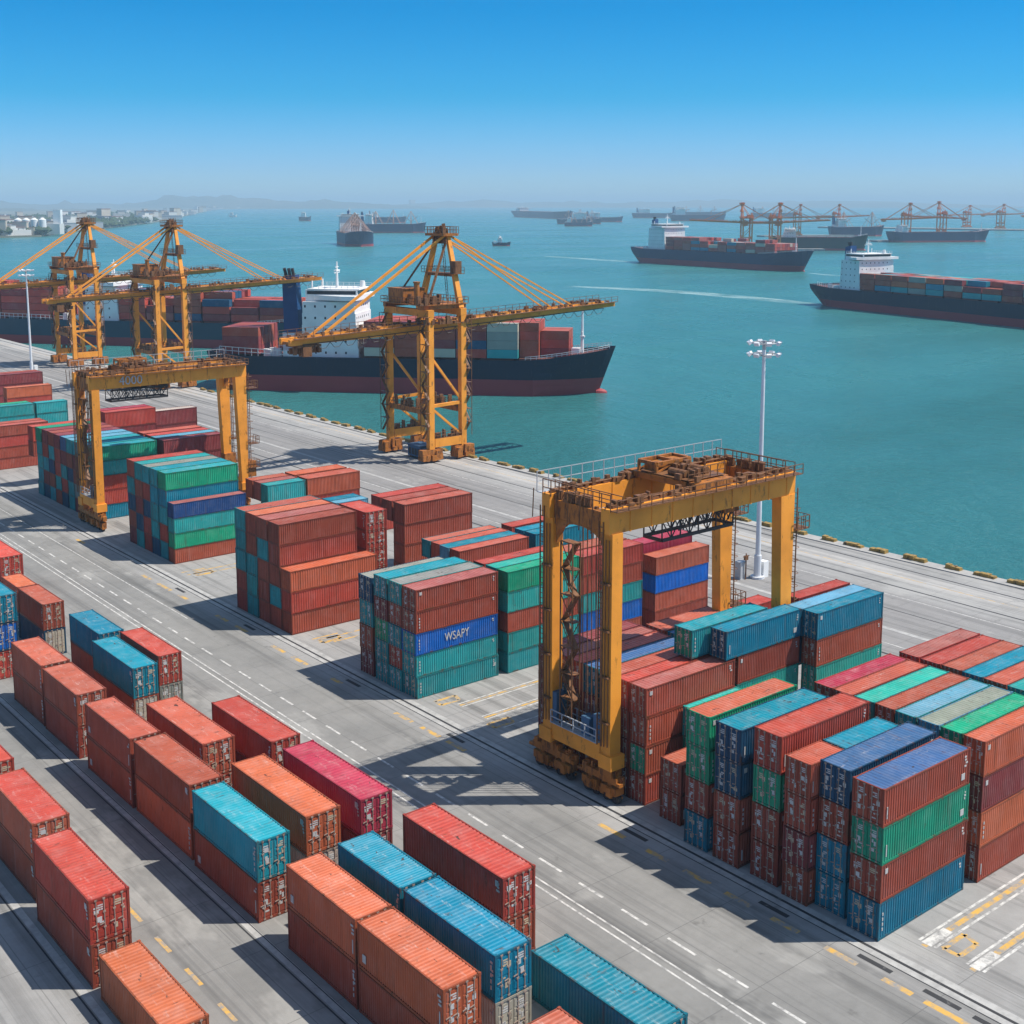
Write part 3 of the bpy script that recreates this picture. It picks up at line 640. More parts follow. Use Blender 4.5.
    # ladders and landings on the far legs
    for y in (-hw, hw):
        m = MB(); x = span+1.15; m.ladder((x, y-.2, 1.5), (x, y-.2, T+.5), .6, .5)
        for k in range(16): z = 3+k*1.25; m.path([(x, y-.55, z), (x+.5, y-.5, z), (x+.7, y-.2, z), (x+.5, y+.1, z), (x, y+.15, z)], .03, 4)
        for z in (6.5, 10.5, 19.8):
            m.box(x-.4, y-.9, z, x+1.4, y+1.0, z+.1); m.rail((x+1.35, y-.9, z+.1), (x+1.35, y+1, z+.1), 1.2, .6, .035); m.rail((x-.4, y-.9, z+.1), (x+1.4, y-.9, z+.1), 1.2, .6, .035)
        m.obj('ladder', M_rust, root)
    m = MB(); m.box(span+.6, -hw-.6, 5.0, span+2.0, -hw+1.4, 7.6); m.box(span-.8, hw-1.0, 5.2, span+1.2, hw+.6, 8.2); m.obj('machine_box', M_crane2, root)
    return root
gR = gantry('yellow rail gantry crane nearest the camera, standing over the right container stacks', (70.5, 76.7, 0), 22.15, 3.7, 25.4, .52)
gL = gantry('yellow rail gantry crane farther left, in front of the ship-to-shore cranes', (71.8, 191, 0), 24.6, 3.0, 24.0, .30)
me = lettering('4000', 1.9)
t = bpy.data.objects.new('lettering', me); COL.objects.link(t); t.parent = [o for o in bpy.data.objects if o.parent == gL and o.name.startswith('girder')][0]
t.rotation_euler = (math.pi/2, 0, 0); t.location = (5.6, -3.68, 22.95)

# ------------------------------------------------------------------ ship-to-shore cranes
def sts(label, loc, rz, group, sc=1.0):
    root = empty('quay_crane', loc, rz, label, 'quay crane', group); root.scale = (sc, sc, sc)
    A, B, hw = -3.9, 3.9, 7.0; PZ = 28.4
    for x in (A, B):
        for y in (-hw, hw):
            m = MB(); m.bar((x, y, 2.6), (x, y, PZ), 1.2, 1.15); m.obj('leg', M_crane, root)
            b = MB(); b.box(x-2.4, y-.7, 1.5, x+2.4, y+.7, 2.6)
            for k in (-1.5, 1.5): b.box(x+k-.9, y-.85, .5, x+k+.9, y+.85, 1.5)
            clutter(b, (x-2, y, .4), (x+2, y, .4), 22, .6, 2.4, int(x*3+y), 1.1)
            b.obj('bogie', M_crane2, root)
    for y in (-hw, hw):
        m = MB(); m.box(A+.7, y-.6, 2.9, B-.7, y+.6, 4.6); s = m.obj('sill_beam', M_crane, root)
        c = MB(); c.rail((A+.6, y-.55, 4.6), (B-.6, y-.55, 4.6), 1.2, 1.2, .05); c.box(A+.72, y-.58, 4.61, B-.72, y+.58, 4.66); clutter(c, (A+1, y, 4.6), (B-1, y, 4.6), 12, .5, 1.6, int(y), .3); c.obj('pipework', M_rust, s)
        m = MB(); m.bar((A+.6, y, 11.0), (B-.6, y, 11.2), .6); m.obj('strut', M_crane, root)
        for p, q in (((A+.5, y, 20.3), (B-.5, y, 11.9)), ((A+.5, y, 10.4), (B-.5, y, 4.9))):
            m = MB(); m.bar(p, q, .42); m.obj('brace', M_crane, root)
    for x in (A, B):
        m = MB(); m.box(x-.5, -hw+.66, 9.2, x+.5, hw-.66, 10.2)
        b = m.obj('tie_beam', M_crane2, root)
        c = MB(); c.rail((x-.5, -hw+.7, 10.2), (x-.5, hw-.7, 10.2), 1.2, 1.4, .05); c.rail((x+.5, -hw+.7, 10.2), (x+.5, hw-.7, 10.2), 1.2, 1.4, .05); clutter(c, (x, -hw+1, 10.2), (x, hw-1, 10.2), 14, .5, 2.2, 9, .1); c.obj('railing', M_rust, b)
        m = MB(); m.box(x-.7, -hw-.6, PZ+.01, x+.7, hw+.6, PZ+1.3); m.obj('portal_beam', M_crane, root)
    for y in (-hw+1, hw-1):
        m = MB(); m.box(A-1.6, y-.5, PZ+1.32, B+1.4, y+.5, PZ+2.1); m.obj('portal_beam', M_crane2, root)
    m = MB(); m.box(A-1.8, -hw, PZ+2.12, B+1.6, hw, PZ+2.24); p = m.obj('platform', M_crane2, root)
    c = MB()
    for a, b in (((A-1.8, -hw), (B+1.6, -hw)), ((A-1.8, hw), (B+1.6, hw)), ((A-1.8, -hw), (A-1.8, hw)), ((B+1.6, -hw), (B+1.6, hw))): c.rail((*a, PZ+2.24), (*b, PZ+2.24), 1.2, 1.2, .055)
    clutter(c, (A-1, -5, PZ+2.24), (B+1, 5, PZ+2.24), 70, .5, 1.9, 12, 4)
    clutter(c, (A-1.5, -hw-.5, PZ-1.5), (B+1.5, -hw-.5, PZ-1.5), 22, .4, 1.6, 17, .2)
    c.obj('railing', M_rust, p)
    m = MB(); m.box(A-1.2, 0, PZ+2.26, 0, 5.2, PZ+5.0); m.box(A-1.4, -.2, PZ+5.01, .2, 5.4, PZ+5.15); m.obj('machinery_house', M_crane2, root)
    m = MB(); m.tube((A-1.2, -4.6, PZ+2.2), (A-1.2, -4.6, PZ+6.4), .55, 10); m.tube((A-1.2, -4.6, PZ+6.4), (A-1.2, -4.6, PZ+6.7), .7, 10); m.obj('exhaust_pipe', M_crane2, root)
    # boom, slightly rising to seaward
    zb = lambda x: 24.6+(x+31.4)/81.4*3.0
    for y in (-1.7, 1.7):
        m = MB(); m.bar((-31.4, y, zb(-31.4)+.2), (B, y, zb(B)), .85, 1.1, .85, 1.8); m.bar((B, y, zb(B)), (50, y, zb(50)+.3), .85, 1.8, .85, .9)
        g = m.obj('boom_girder', M_crane, root)
        sg = 1 if y > 0 else -1
        w = MB(); w.bar((-31, y+sg*.95, zb(-31)+.85), (50, y+sg*.95, zb(50)+.85), .9, .08)
        n = 42
        for i in range(n+1):
            x = -31+81*i/n; z = zb(x)+.9; w.bar((x, y+sg*1.35, z), (x, y+sg*1.35, z+1.15), .08)
        for h in (.55, 1.15): w.bar((-31, y+sg*1.35, zb(-31)+.9+h), (50, y+sg*1.35, zb(50)+.9+h), .07)
        r = random.Random(3+int(y))
        for i in range(60):
            x = r.uniform(-31, 49); z = zb(x)+.9; w.box(x-.25, y-.3, z, x+.25, y+.35, z+r.uniform(.2, .7))
        w.obj('walkway', M_rust, g)
    m = MB()
    for i in range(28):
        x = -31+i*3.0; m.bar((x, -1.3, zb(x)), (x, 1.3, zb(x)), .3, .5)
        if i < 27: m.bar((x, -1.3, zb(x)), (x+3, 1.3, zb(x+3)), .15)
    m.obj('cross_tie', M_crane2, root)
    # apex frame over the waterside legs
    top = 43.6; Z0 = PZ+1.3
    for y in (-1, 1):
        m = MB(); m.bar((B, y*(hw-.4), Z0), (B+.5, y*1.9, top), 1.1, .95, .75, .75); m.obj('apex_leg', M_crane, root)
        m = MB(); m.bar((A+.4, y*(hw-1.2), Z0+.8), (B+.1, y*1.8, top-1.0), .4, .35); m.obj('apex_brace', M_rust, root)
    m = MB(); f = .45; yw = hw-.4+(1.9-hw+.4)*f; zz = Z0+(top-Z0)*f; m.bar((B+.22, -yw, zz), (B+.22, yw, zz), .5, .55)
    tb = m.obj('apex_tie', M_crane2, root)
    c = MB(); c.box(B-1.0, -yw-1.4, zz+.3, B+1.6, yw+.6, zz+.4); c.rail((B+1.5, -yw-1.4, zz+.4), (B+1.5, yw+.6, zz+.4), 1.2, 1, .05); c.rail((B-1, -yw-1.4, zz+.4), (B-1, yw+.6, zz+.4), 1.2, 1, .05); c.box(B-.5, -yw-1.2, zz+.4, B+1, -yw+.6, zz+2.8); c.obj('landing', M_rust, tb)
    c = MB(); c.ladder((B-.5, -yw+1.4, Z0+1), (B-.2, -1, top), .6, .6); c.obj('ladder', M_rust, root)
    m = MB(); m.box(B-1.6, -2.9, top, B+2.4, 2.9, top+.5)
    ap = m.obj('apex_platform', M_crane2, root)
    c = MB(); clutter(c, (B-1, -2, top+.5), (B+2, 2, top+.5), 44, .35, 1.6, 5, 1.4); clutter(c, (B-1, -2, top-1.5), (B+2, 2, top-1.5), 24, .35, 1.4, 25, 1.2)
    for a, b in (((B-1.6, -2.9), (B+2.4, -2.9)), ((B-1.6, 2.9), (B+2.4, 2.9)), ((B-1.6, -2.9), (B-1.6, 2.9)), ((B+2.4, -2.9), (B+2.4, 2.9))): c.rail((*a, top+.5), (*b, top+.5), 1.3, .7, .05)
    for k in range(5): c.bar((B-1.4+k*.9, -2.6+k, top+.5), (B-1.4+k*.9, -2.6+k, top+2.4), .12)
    for yy in (-1.6, 1.6): c.tube((B+.2, yy-.25, top-.6), (B+.2, yy+.25, top-.6), .8, 10)
    c.obj('sheave', M_rust, ap)
    for y in (-1.7, 1.7):
        m = MB(); m.bar((B, y, top+.2), (-25, y, zb(-25)+.7), .42); m.obj('back_stay', M_crane, root)
        for x in (32.5, 38.5): m = MB(); m.bar((B+.8, y, top+.2), (x, y*.95, zb(x)+.7), .26); m.obj('fore_stay', M_crane, root)
    m = MB()
    for i in range(26):
        xa = -29+i*2.9; za = zb(xa)-.4; zc = zb(xa+2.9)-.4; m.path([(xa, -2.3, za), (xa+.9, -2.35, za-1.0), (xa+2.0, -2.35, zc-1.0), (xa+2.9, -2.3, zc)], .06, 4)
    m.bar((-29, -2.3, zb(-29)-.3), (46.4, -2.3, zb(46.4)-.3), .12)
    m.obj('cable_festoon', M_dark, root)
    for x, y in ((A, -hw), (A, hw), (B, -hw)):
        m = MB(); n = 9; h = (PZ-4.6)/n; sx = -1 if x < 0 else 1
        for k in range(n):
            z = 4.6+k*h; y0, y1 = (y-1.0, y+1.0) if k % 2 else (y+1.0, y-1.0)
            m.bar((x+sx*1.1, y0, z), (x+sx*1.1, y1, z+h), .5, .1); m.box(min(x+sx*.7, x+sx*1.5), y-1.2, z+h-.06, max(x+sx*.7, x+sx*1.5), y+1.2, z+h); m.bar((x+sx*1.4, y0, z+1), (x+sx*1.4, y1, z+h+1), .07)
        for yy in (y-1.15, y+1.15): m.bar((x+sx*1.45, yy, 4.6), (x+sx*1.45, yy, PZ), .1)
        m.obj('stairs', M_rust, root)
    # trolley with cab near the landside end
    m = MB(); m.box(-30, -2.2, zb(-29)-.9, -25, 2.2, zb(-27)-.5); clutter(m, (-30, 0, zb(-30)-2.2), (-25, 0, zb(-25)-2.2), 24, .5, 1.6, 8, 1.8); tr = m.obj('trolley', M_rust, root)
    m = MB(); m.box(-29.0, -2.5, zb(-28)-2.6, -27.2, -.8, zb(-28)-.8); clutter(m, (-30, -1, zb(-30)-1.8), (-26, 1, zb(-26)-1.8), 22, .45, 1.4, 18, 1.8); m.obj('cab', M_rust, tr)
    return root
s1 = sts('yellow quay crane nearest, its boom reaching over the moored navy container ship', (145.6, 205, 0), 0, 'yellow ship-to-shore cranes on the quay')
bpy.context.view_layer.update()
def crane_copy(src, label, loc, rz, group, sc=1.0):
    c = copy_tree(src); c.location = loc; c.rotation_euler = (0, 0, rz); c.scale = sc if isinstance(sc, tuple) else (sc, sc, sc); tag(c, label, 'quay crane', group); return c
crane_copy(s1, 'second yellow quay crane from the right, behind the left gantry crane', (145.6, 330, 0), 0, 'yellow ship-to-shore cranes on the quay')
crane_copy(s1, 'leftmost yellow quay crane, its landside boom running out of the picture', (145.6, 392, 0), 0, 'yellow ship-to-shore cranes on the quay')

# small blue power unit under the nearest quay crane
m = empty('power_unit', (143.2, 203.5, 0), 0, 'blue power unit standing between the legs of the nearest quay crane', 'power unit')
b = MB(); b.box(-1.6, -2.2, .35, 1.6, 2.2, 2.5); b.box(-1.75, -2.35, 2.51, 1.75, 2.35, 2.65); b.obj('body', M_bluebox, m)
b = MB()
for k in range(4): b.box(-1.64, -1.9+k, .7, -1.6, -1.2+k, 2.0)
b.obj('louvre', M_dark, m)
b = MB()
for yy in (-1.5, 1.5): b.box(-1.5, yy-.25, 0, 1.5, yy+.25, .34)
b.obj('skid', M_rust, m)

# ------------------------------------------------------------------ lamp masts, quay edge fittings
def mast(label, loc, h):
    r = empty('floodlight_mast', loc, 0, label, 'lamp mast', 'white floodlight masts')
    m = MB(); m.tube((0,0,.3), (0,0,h), .36, 14, .22); m.tube((0,0,0), (0,0,.32), .95, 14); m.tube((0,0,.3), (0,0,3.2), .5, 14, .48); m.obj('pole', M_pole, r)
    m = MB(); m.box(.7, -.5, 0, 1.7, .5, 2.2); m.obj('switch_box', M_shipw, r)
    m = MB()
    for z in (h-.6, h+.9):
        n = 12; pts = [(1.75*math.cos(6.2832*i/n), 1.75*math.sin(6.2832*i/n), z) for i in range(n+1)]; m.path(pts, .07, 5)
        for i in range(0, n, 2): m.bar((0, 0, z-.3), pts[i], .09)
    m.tube((0,0,h), (0,0,h+1.2), .25, 10); hd = m.obj('lamp_ring', M_galv, r)
    for z in (h-.5, h+1.0):
        for i in range(8):
            a = 6.2832*i/8+.2; c = Vector((1.9*math.cos(a), 1.9*math.sin(a), z)); d = Vector((math.cos(a), math.sin(a), -.6)).normalized()
            f = MB(); f.bar(c, c+d*.35, .62, .42, .72, .5); f.obj('floodlight', M_lamp, hd)
    return r
mast('tall white floodlight mast behind the right gantry crane', (130.5, 107.1, 0), 31.0)
mast('distant white floodlight mast at the left edge beyond the stacks', (127, 381, 0), 29.5)
c = empty('control_cabinet', (128.6, 108.4, 0), 0, 'small grey control cabinet with pipes left of the tall white floodlight mast', 'cabinet')
b = MB(); b.box(-.6, -.5, .1, .6, .5, 2.4); b.box(-.7, -.6, 0, .7, .6, .1); b.obj('cabinet_body', M_galv, c)
b = MB(); b.tube((.2, -.7, 0), (.2, -.7, 3.6), .08); b.bar((-.4, -.7, 3.2), (.8, -.7, 3.2), .1); b.box(-.1, -.85, 2.7, .5, -.55, 3.3); b.obj('pipe', M_rust, c)

def fender(w):
    mb = MB(); r = random.Random(int(w*100)); n = max(3, int(w/.7))
    for i in range(n):
        a = -w/2+w*i/n; mb.box(-.45+r.uniform(-.08, .08), a+.03, .14, .4+r.uniform(-.1, .1), a+w/n-.03, .14+r.uniform(.3, .62))
    mb.box(-.5, -w/2, .1, .5, w/2, .3); return mb.mesh('quay_bumper', M_fender)
FM = [fender(w) for w in (3.4, 2.6, 3.0, 2.2)]
yy = 60.0; i = 0
while yy < 320:
    ex = 158.2+(151-158.2)*(yy-12)/188 if yy < 200 else 151
    o = bpy.data.objects.new('quay_bumper', FM[i % 4]); COL.objects.link(o); o.location = (ex-.7, yy, 0); o.rotation_euler = (0, 0, .038 if yy < 200 else 0)
    tag(o, 'worn yellow-brown bumper block in the row along the quay edge', 'bumper', 'bumper blocks along the quay edge')
    yy += rng.choice((4.2, 4.6, 5.2, 5.9)); i += 1

# ------------------------------------------------------------------ ships
def lerp(a, b, t): return a+(b-a)*t
def ship(name, label, stern, bow, hullm, fb=8.0, beam=20, boot=2.4, sup=None, group='ships in the harbour', sheer=3.5, funnel=True, cranes=0, side=1, house_h=17, cargo_rows=None, mastbow=True, cat='ship'):
    """stern, bow: waterline of the side that faces the camera; returns (root, length)"""
    s = Vector((*stern, 0)); b = Vector((*bow, 0)); d = (b-s); L = d.length; d.normalize()
    nrm = Vector((-d.y, d.x, 0))
    if nrm.dot(s) < 0: nrm = -nrm
    mid = s+nrm*beam/2; rz = math.atan2(d.y, d.x)
    root = empty(name, (mid.x, mid.y, WZ), rz, label, cat, group)
    hb = beam/2
    def half(u, z):                       # half breadth
        k = (z)/(fb+sheer)
        if u > .84: v = (u-.84)/.16; w = (1-v**2)**.5 if v < 1 else 0; wl = max(0, 1-v)**.9; return hb*lerp(wl, w, min(1, max(0, k)**1.2))
        if u < .10: v = 1-u/.10; return hb*lerp(1-.55*v*v, 1-.12*v*v, min(1, max(0, k)*1.6))
        return hb
    def zdeck(u): return fb+(sheer*max(0, (u-.82)/.18)**1.3 if u > .82 else 0)+(1.2*max(0, (.08-u)/.08))
    us = [0, .02, .05, .08, .12, .2, .35, .5, .65, .78, .84, .88, .91, .94, .965, .985, .997]
    rake = lambda u, z: L*(u+ (.03*(z/fb) * max(0, (u-.85)/.15)) - (.02*(z/fb))*max(0, (.1-u)/.1))
    def shell(zs, mat, nm):
        m = MB(); rows = []
        for u in us:
            col = []
            for k in zs:
                z = k if k <= boot else lerp(boot, zdeck(u)+.9, (k-boot)/(fb+.9-boot)); col.append((rake(u, z), half(u, z), z))
            rows.append(col)
        n = len(zs)
        for sg in (1, -1):
            vs = [(x, sg*y, z) for c in rows for x, y, z in c]
            fs = []
            for i in range(len(us)-1):
                for j in range(n-1):
                    q = (i*n+j, (i+1)*n+j, (i+1)*n+j+1, i*n+j+1); fs.append(q[::-1] if sg > 0 else q)
            m.add(vs, fs)
        st = [(x, y, z) for x, y, z in rows[0]]; m.add(st+[(x, -y, z) for x, y, z in st], [(j, j+1, n+j+1, n+j) for j in range(n-1)])
        tp = rows[-1]; m.add(tp+[(x, -y, z) for x, y, z in tp], [(j, n+j, n+j+1, j+1) for j in range(n-1)])
        return m.obj(nm, mat, root)
    shell([-1.5, 0, boot*.6, boot], M_boot, 'boot_topping')
    shell([boot, lerp(boot, fb, .4), lerp(boot, fb, .8), fb+.9], hullm, 'hull')
    m = MB()
    pts = [(rake(u, zdeck(u)), half(u, zdeck(u))-.12, zdeck(u)) for u in us]; n = len(pts)
    m.add(pts+[(x, -y, z) for x, y, z in pts], [(i, n+i, n+i+1, i+1) for i in range(n-1)])
    m.obj('deck', M_deck, root)
    if boot > 2 and L > 90:
        m = MB(); x = L*.992
        for k in range(8): a = k/8*math.pi/2; a2 = (k+1)/8*math.pi/2; m.tube((x+3.2*math.sin(a), 0, 0), (x+3.2*math.sin(a2), 0, 0), 1.3*math.cos(a)+.05, 12, 1.3*math.cos(a2)+.02)
        m.obj('bulbous_bow', M_boot, root)
    if sup:
        x0, x1, wv = sup; hh = house_h; z = fb; w = beam*wv/2
        m = MB(); nl = max(3, int(hh/3)); lv = hh/nl
        for k in range(nl-1): m.box(x0+k*.12, -w+k*.03, z+k*lv+.01, x1-k*.25, w-k*.03, z+(k+1)*lv)
        zt = z+(nl-1)*lv
        m.box(x0+1, -w*.8, zt+.01, x1-.5, w*.8, zt+lv); hs_ = m.obj('superstructure', M_shipw, root)
        m = MB()
        m.poly([(x1-4.2, -hb-.6), (x1-.2, -hb-.6), (x1+.3, -w*.5), (x1+.3, w*.5), (x1-.2, hb+.6), (x1-4.2, hb+.6), (x0+1.5, w*.7), (x0+1.5, -w*.7)], zt+lv*.15, zt+lv*.55); m.box(x0+1.6, -w*.82, zt+lv+.02, x1, w*.82, zt+lv+.3)
        m.obj('bridge_wing', M_shipw, hs_)
        g = MB(); g.box(x1-.5, -w*.76, zt+lv*.62, x1-.44, w*.76, zt+lv*.95)
        for sg in (-1, 1):
            a, c = sorted((sg*w*.8, sg*(w*.8+.04))); g.box(x0+1.5, a, zt+lv*.62, x1-1, c, zt+lv*.92)
            for k in range(nl-1):
                nw = max(3, int((x1-x0)/3.4))
                for i in range(nw):
                    xx = x0+1+i*(x1-x0-2)/nw; ww = w-k*.03; a, c = sorted((sg*ww, sg*(ww+.03))); g.box(xx, a, z+k*lv+lv*.5, xx+.5, c, z+k*lv+lv*.7)
        for k in range(nl-1):
            for i in range(7): yv = -w*.85+i*w*1.7/7; xx = x1-k*.25; g.box(xx, yv, z+k*lv+lv*.5, xx+.03, yv+.5, z+k*lv+lv*.7)
            for i in range(5): yv = -w*.8+i*w*1.6/5; xx = x0+k*.12; g.box(xx-.03, yv, z+k*lv+lv*.45, xx, yv+.8, z+k*lv+lv*.75)
        g.obj('window', M_glass, hs_)
        m = MB(); zr = zt+lv+.3; xm = (x0+x1)/2; m.tube((xm, 0, zr), (xm, 0, zr+hh*.38), .45, 8, .2); m.bar((xm, -2.6, zr+hh*.22), (xm, 2.6, zr+hh*.22), .25); m.bar((xm, -1.6, zr+hh*.3), (xm, 1.6, zr+hh*.3), .2); m.box(xm-.4, -1.8, zr+hh*.24, xm+.4, 1.8, zr+hh*.24+.4); m.tube((x1-2, w*.5, zr), (x1-2, w*.5, zr+1.8), .9, 10, .7)
        for sg in (-1, 1): m.tube((x0+2.5, sg*w*.6, zr), (x0+2.5, sg*w*.6, zr+2.2), .25, 6)
        m.rail((x0+1.6, -w*.8, zr), (x1, -w*.8, zr), 1.1, 1.8, .06); m.rail((x0+1.6, w*.8, zr), (x1, w*.8, zr), 1.1, 1.8, .06)
        m.obj('radar_mast', M_shipw, hs_)
        if funnel:
            fx = x0-6.2; m = MB(); m.box(fx-1.2, -3.4, fb, fx+4.6, 3.4, fb+hh*.35); m.obj('funnel_casing', M_shipw, root)
            m = MB(); ft = fb+hh*1.16; zb_ = fb+hh*.36
            m.add([(fx-1, -2.6, zb_), (fx+3.6, -2.6, zb_), (fx+3.6, 2.6, zb_), (fx-1, 2.6, zb_), (fx-1.4, -2.0, ft), (fx+2.6, -2.0, ft+.8), (fx+2.6, 2.0, ft+.8), (fx-1.4, 2.0, ft)], [(0,3,2,1), (4,5,6,7), (0,1,5,4), (1,2,6,5), (2,3,7,6), (3,0,4,7)])
            fo = m.obj('funnel', M_funnel, root); m = MB()
            for k in (-.9, .4, 1.5): m.tube((fx+k, rng.uniform(-1, 1), ft), (fx+k-.4, 0, ft+2.6), .5, 8)
            m.obj('exhaust_pipe', M_dark, fo)
        m = MB()                                               # stern rails, davits and boxes
        for sg in (-1, 1): m.rail((1, sg*(hb*.82), fb+1.2), (x0-1, sg*(hb*.96), fb), 2.2, 2.0, .09); m.box(x0-5, sg*hb*.8-1.1, fb, x0-1, sg*hb*.8+1.1, fb+2.4)
        for k in range(10): a = rng.uniform(2, max(3, x0-7)); yv = rng.uniform(-hb*.6, hb*.6); m.box(a, yv-.8, fb, a+1.6, yv+.8, fb+rng.uniform(1, 3))
        m.obj('deck_gear', M_shipw, root)
    if mastbow and L > 60:
        m = MB(); xf = L*.955; z = zdeck(.955); m.tube((xf, 0, z), (xf, 0, z+12), .5, 8, .25); m.bar((xf, -1.4, z+6), (xf, 1.4, z+6), .25); m.box(xf-.7, -.7, z+4.4, xf+.7, .7, z+4.8); m.box(xf-3, -1.6, z, xf-.6, 1.6, z+1.3)
        m.obj('foremast', M_shipw, root)
        m = MB()
        for sg in (-1, 1):
            ps = [(rake(u, zdeck(u)), sg*(half(u, zdeck(u))-.15), zdeck(u)+.9) for u in (.82, .86, .9, .94, .97, .99)]
            for p_, q_ in zip(ps, ps[1:]): m.rail(p_, q_, 1.0, 1.5, .07)
        m.obj('railing', M_shipw, root)
    for k in range(-cranes):
        x = L*(.25+.55*k/max(1, -cranes-1)); m = MB(); top = 27-abs(k-(-cranes-1)/2)*2.5
        m.tube((x, 0, fb), (x, 0, fb+top), .9, 8, .5); m.bar((x, -hb*.4, fb+top*.7), (x, hb*.4, fb+top*.7), .6)
        for dx, dy in ((-13, -hb*.9), (-13, hb*.9), (13, -hb*.9), (13, hb*.9), (0, -hb), (0, hb)): m.bar((x, 0, fb+top), (x+dx, dy, fb+1), .45)
        for dx in (-12, 12): m.bar((x, 0, fb+5), (x+dx, 0, fb+15), .8)
        m.obj('derrick_mast', M_derrick, root)
    for k in range(max(0, cranes)):
        x = L*(.25+.5*k/max(1, cranes-1)); m = MB(); m.tube((x, 0, fb), (x, 0, fb+11), 1.0, 10, .8); m.box(x-1.5, -1.5, fb+11, x+1.5, 1.5, fb+14); m.bar((x+1, 0, fb+12), (x+16, 0, fb+19), .7); m.bar((x, 0, fb+14), (x+15, 0, fb+19.4), .2); m.obj('deck_crane', M_crane2, root)
    # hatch coamings
    if L > 80:
        m = MB(); xa, xb = ((sup[1]+2, L*.9) if sup and sup[0] < L*.5 else (L*.1, (sup[0]-3 if sup else L*.9)))
        k = xa
        while k < xb-9: m.box(k, -hb*.86, fb+.01, k+9.5, hb*.86, fb+1.3); k += 11.2
        m.obj('hatch_cover', M_deck, root)
    return root, L

# moored navy ship
S1, L1 = ship('container_ship', 'navy container ship with white bridge and blue funnel moored beside the nearest quay crane', (166, 340), (241, 257), M_hullb, fb=9.2, beam=21, boot=4.6, sup=(26, 43, .82), house_h=20, sheer=3.4)
S0, L0 = ship('container_ship', 'teal container ship moored farther left behind the two left quay cranes', (143, 530), (243, 401), M_hullt, fb=8.6, beam=24, boot=3.2, sup=(62, 76, .86), house_h=17)
S2, L2 = ship('container_ship', 'blue container ship under way in mid-channel before the distant orange cranes', (834, 843), (808, 640), M_hullg, fb=12, beam=30, boot=4.5, sup=(20, 44, .8), house_h=23, sheer=4)
S3, L3 = ship('container_ship', 'navy container ship at the right edge heading right with a long wake', (555, 424), (514, 240), M_hullb, fb=9, beam=27, boot=3.6, sup=(19, 34, .86), house_h=19, sheer=4)
def ships_far():
    A = M_hullg
    ship('cargo_ship', 'blue bulk ship with pale deck cranes seen bow-on, beyond the nearest quay crane', (912, 1490), (850, 1362), A, fb=15, beam=36, boot=3, sup=(8, 24, .8), cranes=-5, house_h=24)
    ship('cargo_ship', 'dark bulk ship with deck cranes in the middle distance left of the nearest crane apex', (1262, 1980), (1352, 1905), A, fb=15, beam=24, sup=(10, 24, .8), cranes=-3, house_h=18)
    ship('tug_boat', 'small dark tug boat alone right of the nearest crane apex', (1010, 1272), (1027, 1258), M_hullb, fb=3.2, beam=8, boot=1, sup=(6, 12, .7), house_h=7, funnel=False, cat='tug boat', sheer=1.6)
    ship('cargo_ship', 'pale-decked cargo ship in the middle of the far anchorage', (2205, 2505), (2290, 2432), M_hullt, fb=11, beam=20, sup=(40, 75, .8), house_h=18, cranes=-3)
    ship('cargo_ship', 'long low dark ship at the left of the far anchorage', (3190, 3900), (2890, 3270), A, fb=22, beam=60, sup=(30, 90, .6), house_h=14, funnel=False)
    ship('cargo_ship', 'dark cargo ship with upper works in the right of the far anchorage', (2840, 2700), (2965, 2600), A, fb=17, beam=32, sup=(10, 40, .8), house_h=20, cranes=2)
    ship('cargo_ship', 'short ship close right of the pale-decked ship in the far anchorage', (2500, 2715), (2580, 2650), A, fb=12, beam=24, sup=(10, 40, .8), house_h=14)
    ship('cargo_ship', 'small ship on the horizon left of the bow-on bulk ship', (1965, 3420), (1992, 3398), M_hullt, fb=11, beam=16, boot=2, sup=(6, 20, .8), house_h=14, funnel=False)
    ship('cargo_ship', 'hazy ship partly behind the dark bulk ship on the far water', (1930, 2980), (2010, 2920), A, fb=14, beam=24, sup=(8, 24, .8), house_h=14)
    ship('cargo_ship', 'green-hulled ship berthed behind the orange far-terminal cranes', (1168, 948), (1236, 872), paint('dark_green_hull', (.02, .045, .04), rust=.6, spread=.5, sc=.1), fb=14, beam=26, sup=(10, 24, .8), house_h=10, funnel=False)
    ship('cargo_ship', 'dark ship berthed behind the paler far-terminal cranes', (1735, 1290), (1800, 1236), A, fb=14, beam=26, sup=(10, 24, .8), house_h=14, cranes=-2)
    ship('cargo_ship', 'long dark ship at the far right with pale orange cranes behind its deck', (1528, 1030), (1650, 960), A, fb=13, beam=26, sup=(10, 20, .8), house_h=10, funnel=False)
    ship('cargo_ship', 'faint ship on the far anchorage between two darker ones', (3300, 3330), (3420, 3240), A, fb=16, beam=30, sup=(20, 60, .8), house_h=16)
    ship('cargo_ship', 'faint cargo ship highest on the right of the far anchorage', (3750, 3150), (3880, 3060), A, fb=16, beam=30, sup=(10, 40, .8), house_h=18, cranes=-3)
    ship('cargo_ship', 'small hazy coaster with one derrick right of the lone tug boat', (1995, 2240), (2045, 2200), A, fb=8, beam=16, boot=2, sup=(5, 14, .8), house_h=11, cranes=-2, funnel=False)
    ship('cargo_ship', 'very faint ship on the horizon above the mid-channel blue ship', (3900, 3700), (4060, 3560), A, fb=16, beam=30, sup=(10, 45, .8), house_h=20, cranes=-3)
    ship('fishing_boat', 'tiny white boat far off the left coast', (2330, 4600), (2352, 4578), M_shipw, fb=7, beam=10, boot=1, sup=(5, 16, .8), house_h=9, funnel=False, cat='boat')
ships_far()

